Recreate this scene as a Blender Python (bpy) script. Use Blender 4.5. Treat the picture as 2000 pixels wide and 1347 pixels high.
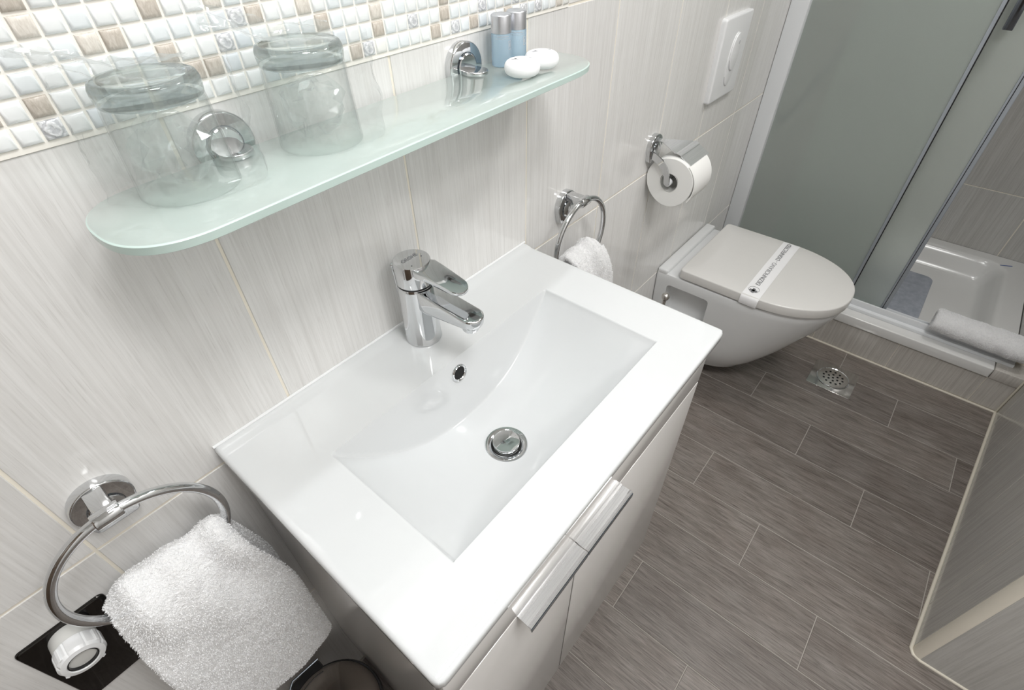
import bpy, bmesh, math, random
from mathutils import Vector, Matrix, noise
random.seed(7)
for o in list(bpy.data.objects): bpy.data.objects.remove(o, do_unlink=True)
scene = bpy.context.scene
COL = scene.collection
PI = math.pi

# ------------------------------------------------------------------ camera
cam_d = bpy.data.cameras.new('camera'); cam = bpy.data.objects.new('camera', cam_d); COL.objects.link(cam)
cam.location = (-0.04891, -0.51984, 1.33003)
cam.rotation_euler = (0.825012, 0.011369, -0.875433)
cam_d.sensor_fit = 'HORIZONTAL'; cam_d.sensor_width = 36.0; cam_d.lens = 1000.24 / 2000 * 36
cam_d.clip_start = 0.02
scene.camera = cam

# ------------------------------------------------------------------ world, lights, exposure
world = bpy.data.worlds.new('world'); scene.world = world; world.use_nodes = True
world.node_tree.nodes['Background'].inputs[0].default_value = (0.9, 0.95, 1.0, 1)
world.node_tree.nodes['Background'].inputs[1].default_value = 0.05
scene.view_settings.view_transform = 'Standard'; scene.view_settings.look = 'None'
scene.cycles.max_bounces = 24; scene.cycles.transmission_bounces = 24; scene.cycles.transparent_max_bounces = 48; scene.cycles.diffuse_bounces = 6
scene.view_settings.exposure = -0.45; scene.view_settings.gamma = 1.0; scene.view_settings.use_curve_mapping = False

def area_light(name, loc, rot, size, power, color=(1, 1, 1), sy=None):
    d = bpy.data.lights.new(name, 'AREA'); d.energy = power; d.color = color
    d.shape = 'RECTANGLE' if sy else 'DISK'; d.size = size
    if sy: d.size_y = sy
    o = bpy.data.objects.new(name, d); COL.objects.link(o); o.location = loc; o.rotation_euler = rot
    return o
area_light('ceiling_lamp_light', (0.12, -0.86, 2.335), (0, 0, 0), 0.42, 19.0, (1.0, 0.995, 0.985))
area_light('added_fill_light_toilet', (1.35, -0.74, 2.335), (0, 0, 0), 0.30, 11.0, (1.0, 0.985, 0.965))  # added fill with no known source, brightens the toilet and shower side
area_light('added_fill_light_front', (0.50, -1.40, 2.335), (0, 0, 0), 0.44, 12.0, (1.0, 0.995, 0.985))  # added fill with no known source, lifts the back wall from the front
area_light('mirror_lamp_light', (0.15, -0.16, 2.02), (math.radians(-22), 0, 0), 0.5, 4.5, (0.96, 0.985, 1.0), 0.05)

# ------------------------------------------------------------------ materials
MATS = {}
class NT:
    def __init__(s, name):
        s.m = bpy.data.materials.new(name); s.m.use_nodes = True
        s.t = s.m.node_tree; s.b = s.t.nodes['Principled BSDF']; s.out = s.t.nodes['Material Output']; MATS[name] = s.m
    def n(s, typ, **k):
        x = s.t.nodes.new(typ)
        for a, v in k.items(): setattr(x, a, v)
        return x
    def l(s, a, b): s.t.links.new(a, b)
    def set(s, **k):
        for a, v in k.items():
            a = a.replace('_', ' ')
            s.b.inputs[a].default_value = v
        return s
    def pos(s, scale, kind='world', rot=(0, 0, 0)):
        mp = s.n('ShaderNodeMapping'); mp.inputs['Scale'].default_value = scale; mp.inputs['Rotation'].default_value = rot
        if kind == 'world': s.l(s.n('ShaderNodeNewGeometry').outputs['Position'], mp.inputs[0])
        else: s.l(s.n('ShaderNodeTexCoord').outputs['Object'], mp.inputs[0])
        return mp.outputs[0]
    def noise(s, vec, scale=1, detail=3, rough=.55, dist=0):
        x = s.n('ShaderNodeTexNoise'); x.inputs['Scale'].default_value = scale; x.inputs['Detail'].default_value = detail
        x.inputs['Roughness'].default_value = rough; x.inputs['Distortion'].default_value = dist
        s.l(vec, x.inputs['Vector']); return x.outputs['Fac']
    def ramp(s, fac, stops):
        x = s.n('ShaderNodeValToRGB'); e = x.color_ramp.elements
        while len(e) < len(stops): e.new(.5)
        for i, (p, c) in enumerate(stops): e[i].position = p; e[i].color = (*c, 1)
        s.l(fac, x.inputs[0]); return x.outputs[0]
    def bump(s, h, strength, dist=.001):
        x = s.n('ShaderNodeBump'); x.inputs['Strength'].default_value = strength; x.inputs['Distance'].default_value = dist
        s.l(h, x.inputs['Height']); s.l(x.outputs[0], s.b.inputs['Normal']); return x
    def mix(s, fac, a, b, blend='MIX'):
        x = s.n('ShaderNodeMix', data_type='RGBA', blend_type=blend)
        for i, v in ((0, fac), (6, a), (7, b)):
            if hasattr(v, 'is_linked'): s.l(v, x.inputs[i])
            else: x.inputs[i].default_value = v if i == 0 else (*v, 1)
        return x.outputs[2]

def simple(name, col, rough=.4, metal=0., **k):
    n = NT(name); n.set(Base_Color=(*col, 1), Roughness=rough, Metallic=metal, **k); return n.m

def wall_tile_mat(name, c0, c1, rough=.13):
    n = NT(name)
    f = n.noise(n.pos((260, 260, 5)), 1, 2, .6)
    f2 = n.noise(n.pos((60, 60, 1.2)), 1, 2, .6)
    f3 = n.noise(n.pos((750, 750, 26)), 1, 2, .6)
    a = n.ramp(f, [(.30, c0), (.62, c1)])
    b = n.ramp(f2, [(.3, (.86, .85, .84)), (.7, (1, 1, 1))])
    c = n.ramp(f3, [(.26, (.76, .75, .74)), (.44, (1, 1, 1))])
    x = n.mix(.45, a, b, 'MULTIPLY'); x = n.mix(.55, x, c, 'MULTIPLY')
    oi = n.n('ShaderNodeObjectInfo'); r = n.ramp(oi.outputs['Random'], [(0, (.965, .965, .965)), (1, (1, 1, 1))])
    n.l(n.mix(1, x, r, 'MULTIPLY'), n.b.inputs['Base Color'])
    n.set(Roughness=rough, IOR=1.5)
    n.bump(f, .04, .0006)
    return n.m
wall_tile_mat('wall_tile', (.745, .738, .725), (.825, .82, .81))
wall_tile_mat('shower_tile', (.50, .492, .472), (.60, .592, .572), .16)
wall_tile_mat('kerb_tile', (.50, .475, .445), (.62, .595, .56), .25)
simple('grout', (.86, .81, .71), .8)
simple('mosaic_grout', (.93, .90, .84), .85)
simple('sealant', (.66, .62, .53), .5)
simple('paint_white', (.82, .81, .79), .7)
simple('floor_grout', (.40, .375, .34), .85)

def plank_mat():
    n = NT('plank'); oi = n.n('ShaderNodeObjectInfo')
    add = n.n('ShaderNodeVectorMath', operation='ADD'); geo = n.n('ShaderNodeNewGeometry')
    sc = n.n('ShaderNodeVectorMath', operation='SCALE'); n.l(oi.outputs['Location'], sc.inputs[0]); sc.inputs['Scale'].default_value = 3.7
    n.l(geo.outputs['Position'], add.inputs[0]); n.l(sc.outputs[0], add.inputs[1])
    def mp(scale):
        m = n.n('ShaderNodeMapping'); m.inputs['Scale'].default_value = scale; n.l(add.outputs[0], m.inputs[0]); return m.outputs[0]
    g1 = n.noise(mp((380, 15, 1)), 1, 5, .72, .5)
    g2 = n.noise(mp((38, 3.2, 1)), 1, 4, .6, 1.2)
    g3 = n.noise(mp((14, 9, 1)), 1, 3, .6)
    c1 = n.ramp(g1, [(.30, (.074, .064, .056)), (.47, (.205, .187, .172)), (.72, (.345, .322, .302))])
    c2 = n.ramp(g2, [(.30, (.42, .38, .35)), (.55, (1, 1, 1))])
    c3 = n.ramp(g3, [(.3, (.84, .80, .78)), (.7, (1.0, 1.0, 1.0))])
    x = n.mix(.5, c1, c2, 'MULTIPLY'); x = n.mix(1, x, c3, 'MULTIPLY')
    r = n.ramp(oi.outputs['Random'], [(0, (.84, .82, .81)), (1, (1.08, 1.06, 1.04))])
    n.l(n.mix(1, x, r, 'MULTIPLY'), n.b.inputs['Base Color']); n.set(Roughness=.42)
    n.bump(g1, .25, .0008)
plank_mat()

simple('ceramic', (.665, .68, .688), .06, Coat_Weight=.4, Coat_Roughness=.02)
simple('toilet_ceramic', (.74, .75, .755), .10, Coat_Weight=.3, Coat_Roughness=.03)
simple('toilet_lid', (.715, .705, .685), .2)
simple('lid_gap', (.12, .12, .12), .6)
simple('chrome', (.68, .69, .70), .05, 1.0)
simple('dark_chrome', (.22, .245, .28), .14, 1.0)
simple('brushed_steel', (.62, .60, .57), .28, 1.0)
simple('polished_steel', (.60, .59, .57), .13, 1.0)
simple('black_chrome', (.055, .052, .05), .05, 1.0)
simple('bin_steel', (.34, .31, .285), .10, 1.0)
simple('black_plastic', (.012, .012, .013), .35)
simple('dark_hole', (.01, .01, .01), .9)
simple('cabinet_gloss', (.70, .685, .67), .11)
simple('white_plastic', (.82, .83, .84), .28)
simple('grey_plastic', (.62, .62, .60), .35)
simple('profile_white', (.80, .82, .84), .35)
simple('profile_grey', (.36, .39, .43), .35)
simple('tray_acrylic', (.78, .78, .77), .16)
simple('paper_white', (.88, .88, .89), .7)
simple('print_grey', (.20, .20, .21), .6)
simple('soft_grey', (.46, .46, .48), .6)
simple('silver_cap', (.62, .63, .66), .33, .85)
simple('red_mark', (.6, .03, .03), .4)
simple('blue_mark', (.04, .10, .35), .4)
simple('door_wood', (.12, .085, .06), .35)
simple('lamp_diffuser', (.95, .95, .95), .5)

def emis(name, col, s):
    n = NT(name); n.set(Emission_Color=(*col, 1), Emission_Strength=s, Base_Color=(.9, .9, .9, 1))
emis('lamp_glow', (1, .97, .93), 3.0)

def paper_roll():
    n = NT('toilet_paper'); f = n.noise(n.pos((500, 500, 500)), 1, 2)
    n.set(Base_Color=(.86, .86, .84, 1), Roughness=.95); n.bump(f, .25, .0006)
paper_roll()

def towel_mat():
    n = NT('terry'); v = n.pos((1, 1, 1), 'object')
    f1 = n.noise(v, 620, 2, .6); f2 = n.noise(v, 210, 3, .6, .8)
    a = n.n('ShaderNodeMath', operation='ADD'); n.l(f1, a.inputs[0]); n.l(f2, a.inputs[1])
    n.l(n.ramp(f2, [(.3, (.80, .80, .81)), (.6, (.90, .90, .905))]), n.b.inputs['Base Color'])
    n.set(Roughness=1.0, Sheen_Weight=.35, Sheen_Roughness=.5, Specular_IOR_Level=.1)
    n.bump(a.outputs[0], .75, .0022)
towel_mat()
simple('terry_pile', (.93, .935, .945), 1.0)

def glass_mat(name, col, rough=0., ior=1.48):
    n = NT(name); n.set(Base_Color=(*col, 1), Roughness=rough, Transmission_Weight=1.0, IOR=ior)
def thin_glass(name, tint, tr_mix):
    """thin-walled glass: fresnel reflection over straight transmission (tr_mix of true refraction)"""
    n = NT(name)
    tr = n.n('ShaderNodeBsdfTransparent'); tr.inputs[0].default_value = (*tint, 1)
    gl = n.n('ShaderNodeBsdfGlossy'); gl.inputs['Roughness'].default_value = .01
    rf = n.n('ShaderNodeBsdfGlass'); rf.inputs['Color'].default_value = (*tint, 1); rf.inputs['IOR'].default_value = 1.45; rf.inputs['Roughness'].default_value = 0
    lw = n.n('ShaderNodeLayerWeight'); lw.inputs[0].default_value = .5
    pw = n.n('ShaderNodeMath', operation='POWER'); n.l(lw.outputs['Facing'], pw.inputs[0]); pw.inputs[1].default_value = 3.0
    ml = n.n('ShaderNodeMath', operation='MULTIPLY_ADD'); n.l(pw.outputs[0], ml.inputs[0]); ml.inputs[1].default_value = .55; ml.inputs[2].default_value = .035
    m1 = n.n('ShaderNodeMixShader'); m2 = n.n('ShaderNodeMixShader'); m2.inputs[0].default_value = tr_mix
    n.l(ml.outputs[0], m1.inputs[0]); n.l(tr.outputs[0], m1.inputs[1]); n.l(gl.outputs[0], m1.inputs[2])
    n.l(m1.outputs[0], m2.inputs[1]); n.l(rf.outputs[0], m2.inputs[2]); n.l(m2.outputs[0], n.out.inputs['Surface'])
thin_glass('clear_glass', (.985, .993, .991), 0.0)
thin_glass('thick_glass', (.93, .972, .966), .65)
def shelf_glass():
    n = NT('shelf_glass'); n.set(Base_Color=(.755, .85, .81, 1), Roughness=.28, Transmission_Weight=.55, IOR=1.45, Coat_Weight=1.0, Coat_Roughness=.015)
    n = NT('shelf_edge'); n.set(Base_Color=(.76, .92, .87, 1), Roughness=.35, Transmission_Weight=.35, IOR=1.45, Coat_Weight=.6, Coat_Roughness=.05)
shelf_glass()
def frosted():
    n = NT('frosted_glass'); f = n.noise(n.pos((330, 330, 330)), 1, 2, .6)
    n.set(Base_Color=(.81, .865, .83, 1), Roughness=.34, Transmission_Weight=.74, IOR=1.4)
    n.bump(f, .35, .0012)
frosted()
NT('gel').set(Base_Color=(.56, .72, .84, 1), Roughness=.12, Transmission_Weight=.6, IOR=1.36)
def film(name, haze):
    n = NT(name)
    tr = n.n('ShaderNodeBsdfTransparent'); tr.inputs[0].default_value = (.992, .995, .995, 1)
    gl = n.n('ShaderNodeBsdfGlossy'); gl.inputs['Roughness'].default_value = .10
    df = n.n('ShaderNodeBsdfTranslucent'); df.inputs[0].default_value = (.9, .92, .92, 1)
    lw = n.n('ShaderNodeLayerWeight'); lw.inputs[0].default_value = .35
    pw = n.n('ShaderNodeMath', operation='POWER'); n.l(lw.outputs['Facing'], pw.inputs[0]); pw.inputs[1].default_value = 2.5
    ml = n.n('ShaderNodeMath', operation='MULTIPLY_ADD'); n.l(pw.outputs[0], ml.inputs[0]); ml.inputs[1].default_value = .22; ml.inputs[2].default_value = .06
    m1 = n.n('ShaderNodeMixShader'); m2 = n.n('ShaderNodeMixShader'); m1.inputs[0].default_value = haze
    n.l(tr.outputs[0], m1.inputs[1]); n.l(df.outputs[0], m1.inputs[2])
    n.l(ml.outputs[0], m2.inputs[0]); n.l(m1.outputs[0], m2.inputs[1]); n.l(gl.outputs[0], m2.inputs[2])
    n.l(m2.outputs[0], n.out.inputs['Surface'])
film('film', .03); film('film_fold', .18); film('film_crumpled', .09)
def mosaic_mats():
    for nm, c in (('mosaic_white', (.86, .88, .885)), ('mosaic_pale', (.80, .84, .86)), ('mosaic_blue', (.72, .765, .80)), ('mosaic_cream', (.85, .85, .82))):
        simple(nm, c, .07, Coat_Weight=.5)
    for nm, c0, c1 in (('mosaic_stone', (.45, .395, .335), (.66, .61, .55)), ('mosaic_beige', (.60, .55, .49), (.80, .76, .70))):
        n = NT(nm); f = n.noise(n.pos((500, 500, 130)), 1, 4, .65, 1.0)
        n.l(n.ramp(f, [(.3, c0), (.68, c1)]), n.b.inputs['Base Color']); n.set(Roughness=.3)
    n = NT('mosaic_embossed')
    w = n.n('ShaderNodeTexWave', wave_type='RINGS', rings_direction='SPHERICAL'); w.inputs['Scale'].default_value = 95; w.inputs['Distortion'].default_value = 5; w.inputs['Detail'].default_value = 2; w.inputs['Detail Scale'].default_value = 2.5
    n.l(n.pos((1, 1, 1), 'object'), w.inputs['Vector'])
    n.l(n.ramp(w.outputs['Fac'], [(.2, (.62, .63, .66)), (.6, (.80, .81, .83))]), n.b.inputs['Base Color']); n.set(Roughness=.25, Metallic=.15); n.bump(w.outputs['Fac'], .5, .001)
mosaic_mats()
def mat_mat():
    n = NT('bath_mat'); f = n.noise(n.pos((40, 40, 40)), 1, 4, .6)
    n.l(n.ramp(f, [(.3, (.33, .36, .42)), (.7, (.46, .49, .55))]), n.b.inputs['Base Color']); n.set(Roughness=.7)
mat_mat()
def handle_mat():
    n = NT('brushed_aluminium'); f = n.noise(n.pos((6, 900, 900)), 1, 3)
    n.l(n.ramp(f, [(.3, (.62, .625, .63)), (.7, (.76, .76, .765))]), n.b.inputs['Base Color']); n.set(Roughness=.22, Metallic=.75)
handle_mat()

# ------------------------------------------------------------------ mesh helpers
ORG = {}
def finish(name, me, mat, parent, loc, smooth):
    o = bpy.data.objects.new(name, me); COL.objects.link(o)
    if mat:
        for m in (mat if isinstance(mat, (list, tuple)) else [mat]): me.materials.append(MATS[m])
    if smooth:
        me.polygons.foreach_set('use_smooth', [True] * len(me.polygons))
        me.set_sharp_from_angle(angle=math.radians(smooth))
    if parent is not None:
        o.parent = parent; ORG[o] = ORG[parent]
    else:
        o.location = loc; ORG[o] = Vector(loc)
    return o
def obj(name, bm, mat, parent=None, loc=(0, 0, 0), smooth=35):
    """bm is in world coordinates"""
    bmesh.ops.recalc_face_normals(bm, faces=bm.faces[:])
    off = ORG[parent] if parent is not None else Vector(loc)
    bmesh.ops.translate(bm, verts=bm.verts[:], vec=-off)
    me = bpy.data.meshes.new(name); bm.to_mesh(me); bm.free()
    return finish(name, me, mat, parent, loc, smooth)
def thing(name, label, cat, loc, group=None):
    o = bpy.data.objects.new(name, None); COL.objects.link(o); o.location = loc; o.empty_display_size = .02
    ORG[o] = Vector(loc); return tag(o, label, cat, group)
def tag(o, label, cat, group=None):
    o['label'] = label; o['category'] = cat
    if group: o['group'] = group
    return o
def struct(o): o['kind'] = 'structure'; return o
def B(): return bmesh.new()
def box(bm, x0, x1, y0, y1, z0, z1, bev=0., seg=2, M=None):
    r = bmesh.ops.create_cube(bm, size=1)
    vs = r['verts']
    for v in vs: v.co = Vector((x0 + (v.co.x + .5) * (x1 - x0), y0 + (v.co.y + .5) * (y1 - y0), z0 + (v.co.z + .5) * (z1 - z0)))
    if bev > 0:
        es = list({e for v in vs for e in v.link_edges})
        r2 = bmesh.ops.bevel(bm, geom=es, offset=bev, segments=seg, profile=.5, affect='EDGES')
        vs = list({v for f in r2['faces'] for v in f.verts} | {v for v in vs if v.is_valid})
    if M: bmesh.ops.transform(bm, matrix=M, verts=[v for v in vs if v.is_valid])
    return bm
AX = {'z': Matrix.Identity(3), '-y': Matrix(((1, 0, 0), (0, 0, -1), (0, 1, 0))), 'x': Matrix(((0, 0, 1), (0, 1, 0), (-1, 0, 0))).transposed().inverted_safe() if False else Matrix(((0, 0, 1), (1, 0, 0), (0, 1, 0))), 'y': Matrix(((1, 0, 0), (0, 0, 1), (0, -1, 0)))}
def lathe(bm, prof, c, axis='z', n=32, closed=False, fn=None):
    """prof: list of (r, h); closed -> profile is a loop"""
    R = axis if isinstance(axis, Matrix) else AX[axis]; c = Vector(c); rings = []
    for r, h in prof:
        if r < 1e-6: rings.append([bm.verts.new(c + R @ Vector((0, 0, h)))])
        else:
            ring = []
            for i in range(n):
                a = 2 * PI * i / n; rr = r if fn is None else r + fn(a, h)
                ring.append(bm.verts.new(c + R @ Vector((rr * math.cos(a), rr * math.sin(a), h))))
            rings.append(ring)
    prs = list(zip(rings, rings[1:] + (rings[:1] if closed else [])))
    if not closed: prs = prs[:len(rings) - 1]
    for a, b in prs:
        for i in range(n):
            j = (i + 1) % n
            if len(a) == 1 and len(b) == 1: continue
            if len(a) == 1: bm.faces.new((a[0], b[i], b[j]))
            elif len(b) == 1: bm.faces.new((a[i], a[j], b[0]))
            else: bm.faces.new((a[i], a[j], b[j], b[i]))
    return bm
def tube(bm, pts, r, n=12, closed=False, ry=None, caps=True):
    pts = [Vector(p) for p in pts]; N = len(pts); rings = []; prev = None
    for i in range(N):
        a = pts[(i - 1) % N] if (closed or i > 0) else pts[i]; b = pts[(i + 1) % N] if (closed or i < N - 1) else pts[i]
        t = (b - a).normalized()
        if prev is None:
            u = t.cross(Vector((0, 0, 1)))
            if u.length < .1: u = t.cross(Vector((1, 0, 0)))
        else: u = prev - t * prev.dot(t)
        u.normalize(); prev = u; v = t.cross(u)
        rr = r(i / (N - 1)) if callable(r) else r; r2 = ry if ry else rr
        rings.append([bm.verts.new(pts[i] + u * rr * math.cos(2 * PI * k / n) + v * r2 * math.sin(2 * PI * k / n)) for k in range(n)])
    for i in range(N if closed else N - 1):
        a, b = rings[i], rings[(i + 1) % N]
        for k in range(n): bm.faces.new((a[k], a[(k + 1) % n], b[(k + 1) % n], b[k]))
    if not closed and caps: bm.faces.new(rings[0]); bm.faces.new(rings[-1])
    return bm
def loft(bm, rings, cap0=True, cap1=True):
    vr = [[bm.verts.new(p) for p in ring] for ring in rings]; n = len(vr[0])
    for a, b in zip(vr, vr[1:]):
        for i in range(n): bm.faces.new((a[i], a[(i + 1) % n], b[(i + 1) % n], b[i]))
    if cap0: bm.faces.new(vr[0])
    if cap1: bm.faces.new(vr[-1])
    return bm
def plate(bm, poly, d0, d1, fr, bev=.0015, seg=3):
    """polygon (2d) extruded from depth d0 to d1 with a rounded front edge; fr maps (u,v,d)->world.
       inset is towards the centroid"""
    cu = sum(p[0] for p in poly) / len(poly); cv = sum(p[1] for p in poly) / len(poly)
    mr = max(math.hypot(p[0] - cu, p[1] - cv) for p in poly)
    n = len(poly)
    def inset(k):
        out = []
        for i in range(n):
            p0, p1, p2 = poly[i - 1], poly[i], poly[(i + 1) % n]
            tx, ty = p2[0] - p0[0], p2[1] - p0[1]; L = math.hypot(tx, ty) or 1
            nx, ny = -ty / L, tx / L
            if nx * (cu - p1[0]) + ny * (cv - p1[1]) < 0: nx, ny = -nx, -ny
            out.append((p1[0] + nx * k, p1[1] + ny * k))
        return out
    rings = [[Vector(fr(u, v, d0)) for u, v in poly]]
    for i in range(seg + 1):
        a = PI / 2 * i / seg
        s = inset(bev * (1 - math.cos(a)))
        rings.append([Vector(fr(u, v, d1 - bev + bev * math.sin(a))) for u, v in s])
    return loft(bm, rings)
def wallfr(x, z): return lambda u, v, d: (x + u, -d, z + v)
def rrect(w, h, r, n=6, cx=0, cy=0):
    pts = []
    for sx, sy, a0 in ((1, 1, 0), (-1, 1, 90), (-1, -1, 180), (1, -1, 270)):
        for i in range(n + 1):
            a = math.radians(a0 + 90 * i / n); pts.append((cx + sx * (w / 2 - r) + r * math.cos(a), cy + sy * (h / 2 - r) + r * math.sin(a)))
    return pts
def text_mesh(name, body, size, mat, parent, M, extrude=.0001, align='LEFT'):
    cu = bpy.data.curves.new(name, 'FONT'); cu.body = body; cu.size = size; cu.extrude = extrude; cu.align_x = align; cu.align_y = 'CENTER'
    t = bpy.data.objects.new(name + '_tmp', cu); COL.objects.link(t)
    dg = bpy.context.evaluated_depsgraph_get(); me = bpy.data.meshes.new_from_object(t.evaluated_get(dg))
    bpy.data.objects.remove(t, do_unlink=True)
    M2 = Matrix.Translation(-ORG[parent]) @ M
    me.transform(M2); me.name = name; me.materials.clear()
    return finish(name, me, mat, parent, None, 0)
def smin(a, b, k):
    h = max(k - abs(a - b), 0) / k
    return min(a, b) - h * h * k * .25
def sstep(x): x = max(0., min(1., x)); return x * x * (3 - 2 * x)

# ------------------------------------------------------------------ tiles
TM = {}
def tile_mesh(w, h, d, bev, mat):
    """front face at y=-d, back at y=0, centred on x and z"""
    key = (round(w, 4), round(h, 4), d, bev, mat)
    if key in TM: return TM[key]
    a, b = w / 2, h / 2; V = []
    for (x, z, y) in ((a, b, 0), (a, b, -(d - bev)), (a - bev, b - bev, -d)):
        V += [(-x, y, -z), (x, y, -z), (x, y, z), (-x, y, z)]
    F = [(8, 9, 10, 11)]
    for k in (0, 4):
        for i in range(4):
            j = (i + 1) % 4; F.append((k + i, k + j, k + 4 + j, k + 4 + i))
    me = bpy.data.meshes.new('tile'); me.from_pydata(V, [], F); me.materials.append(MATS[mat]); TM[key] = me
    return me
def put(name, me, parent, loc, M3=None):
    o = bpy.data.objects.new(name, me); COL.objects.link(o); o.parent = parent
    o.location = Vector(loc) - ORG[parent]
    if M3 is not None: o.rotation_euler = M3
    ORG[o] = Vector(loc); return o
ZR = [0.0, .3946, .7897, 1.1817, 1.577, 1.972, 2.36]
JW, TD = .0034, .008
def tiled(parent, p0, ang, us, zs, mat, skip=None, jw=JW):
    """tiles on a vertical wall through p0, running along angle ang (z rotation); face normal = local -y"""
    du = Vector((math.cos(ang), math.sin(ang), 0)); dn = Vector((-math.sin(ang), math.cos(ang), 0))
    for u0, u1 in zip(us, us[1:]):
        for z0, z1 in zip(zs, zs[1:]):
            if u1 - u0 < .006 or z1 - z0 < .006: continue
            if skip and skip(u0, u1, z0, z1): continue
            me = tile_mesh(u1 - u0 - jw, z1 - z0 - jw, TD, .0006, mat)
            c = Vector(p0) + du * ((u0 + u1) / 2) + dn * TD + Vector((0, 0, (z0 + z1) / 2))
            put('tile', me, parent, c, (0, 0, ang))
def wall_box(name, p0, ang, u0, u1, z0, z1, mat='grout', thick=.06):
    """backing whose face lies 1.5 mm behind the tile faces"""
    bm = B(); box(bm, u0, u1, .0012, thick, z0, z1)
    M = Matrix.Translation(Vector(p0)) @ Matrix.Rotation(ang, 4, 'Z')
    bmesh.ops.transform(bm, matrix=M, verts=bm.verts[:])
    return struct(obj(name, bm, mat, None, p0, 0))

X0, CEIL = -0.95, 2.36
YF = -1.75
# back wall (behind the washbasin): tile faces at y = 0
wb = wall_box('wall_back', (0, 0, 0), 0, X0 - .05, 2.66, 0, CEIL)
XJ = [.3553 + .25055 * k for k in range(-6, 10)]
us = [X0] + [x for x in XJ if X0 + .01 < x < 2.58] + [2.59]
MX1 = .006 + 42 * .01657
MZ0, MP, MPZ = 1.1838, .01657, .0160
MZ1 = 1.577
tiled(wb, (0, 0, 0), 0, us, ZR, 'wall_tile', skip=lambda u0, u1, z0, z1: (1.15 < z0 < 1.5 and u0 < MX1 + .001))
tiled(wb, (0, 0, 0), 0, [MX1 + .002, XJ[8 - 0] if False else .3553 + .25055 * 2], [1.1817, 1.577], 'wall_tile')
# mosaic panel
bm = B(); box(bm, X0, MX1, -.0012, .006, 1.1802, MZ1); mo = obj('mosaic_panel', bm, 'mosaic_grout', wb, smooth=0)
def pillow(mat):
    s = .0146 / 2; zz = .0138 / 2; V = []; F = []
    for y, k in ((.002, 1), (-.0012, 1), (-.0026, .86), (-.0031, .55)):
        V += [(-s * k, y, -zz * k), (s * k, y, -zz * k), (s * k, y, zz * k), (-s * k, y, zz * k)]
    for k in (0, 4, 8):
        for i in range(4): F.append((k + i, k + (i + 1) % 4, k + 4 + (i + 1) % 4, k + 4 + i))
    F.append((12, 13, 14, 15))
    me = bpy.data.meshes.new('mosaic_tile'); me.from_pydata(V, [], F); me.materials.append(MATS[mat])
    me.polygons.foreach_set('use_smooth', [True] * len(me.polygons)); me.set_sharp_from_angle(angle=math.radians(60))
    return me
PM = {m: pillow(m) for m in ('mosaic_white', 'mosaic_pale', 'mosaic_blue', 'mosaic_cream', 'mosaic_stone', 'mosaic_beige', 'mosaic_embossed')}
BR = {(2, 5), (2, 4), (4, 3), (5, 3), (1, 1), (-1, 1), (7, 4), (10, 4), (12, 3), (7, 2), (8, 1), (9, 1), (15, 3), (16, 2), (20, 2), (20, 1), (18, 0), (25, 0), (29, 0), (26, 1), (26, 2), (33, 0), (40, 0)}
EM = {(1, 0), (11, 3), (10, 2), (19, 0), (23, 1), (27, 0), (30, 1), (35, 0), (37, 0), (34, 1)}
rest = B(); restm = ['mosaic_white', 'mosaic_pale', 'mosaic_blue', 'mosaic_beige', 'mosaic_stone']
rng = random.Random(3)
for c in range(-57, 42):
    for r in range(0, 24):
        x = .006 + (c + .5) * MP; z = MZ0 + (r + .5) * MPZ
        if x < X0 + .01 or z > MZ1 - .008: continue
        u = rng.random()
        if (c, r) in BR: m = 'mosaic_beige' if (c, r) in {(2, 4), (4, 3), (10, 4), (20, 2), (15, 3), (40, 0)} else 'mosaic_stone'
        elif (c, r) in EM: m = 'mosaic_embossed'
        elif -2 < c and r < 6: m = 'mosaic_white' if u < .5 else 'mosaic_pale' if u < .78 else 'mosaic_blue' if u < .93 else 'mosaic_cream'
        else: m = 'mosaic_white' if u < .45 else 'mosaic_pale' if u < .7 else 'mosaic_blue' if u < .82 else 'mosaic_beige' if u < .9 else 'mosaic_stone'
        if -2 < c and r < 6: put('mosaic_tile', PM[m], mo, (x, -.0005, z))
        else:
            s = .0073; zz = .0069; k = .84; i0 = restm.index(m) if m in restm else 0
            vs = [rest.verts.new((x + a * q, y, z + b * q2)) for (y, kk) in ((.001, 1), (-.0017, 1), (-.0034, k)) for q, q2 in ((s * kk, zz * kk),) for a, b in ((-1, -1), (1, -1), (1, 1), (-1, 1))]
            for kk in (0, 4):
                for i in range(4): f = rest.faces.new((vs[kk + i], vs[kk + (i + 1) % 4], vs[kk + 4 + (i + 1) % 4], vs[kk + 4 + i])); f.material_index = i0
            f = rest.faces.new(vs[8:12]); f.material_index = i0
ro = obj('mosaic_tiles', rest, restm, mo, smooth=0); ro['kind'] = 'stuff'

# other walls
wl = wall_box('wall_left', (X0, 0, 0), PI / 2, -1.80, .05, 0, CEIL)          # faces +x
def par(n0, n1, st):
    o = [n0]; x = n0 + st
    while x < n1 - .02: o.append(x); x += st
    return o + [n1]
tiled(wl, (X0, 0, 0), PI / 2, [YF, -1.52, -1.27, -1.02], ZR, 'wall_tile')
tiled(wl, (X0, 0, 0), PI / 2, [-.16, 0], ZR, 'wall_tile')
tiled(wl, (X0, 0, 0), PI / 2, [-1.02, -.77, -.52, -.27, -.16], [2.09, CEIL], 'wall_tile')
wf = wall_box('wall_front', (0, YF, 0), PI, -.86, -X0 + .05, 0, CEIL)     # faces +y
tiled(wf, (0, YF, 0), PI, par(-.82, -X0, .25), ZR, 'wall_tile')
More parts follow.
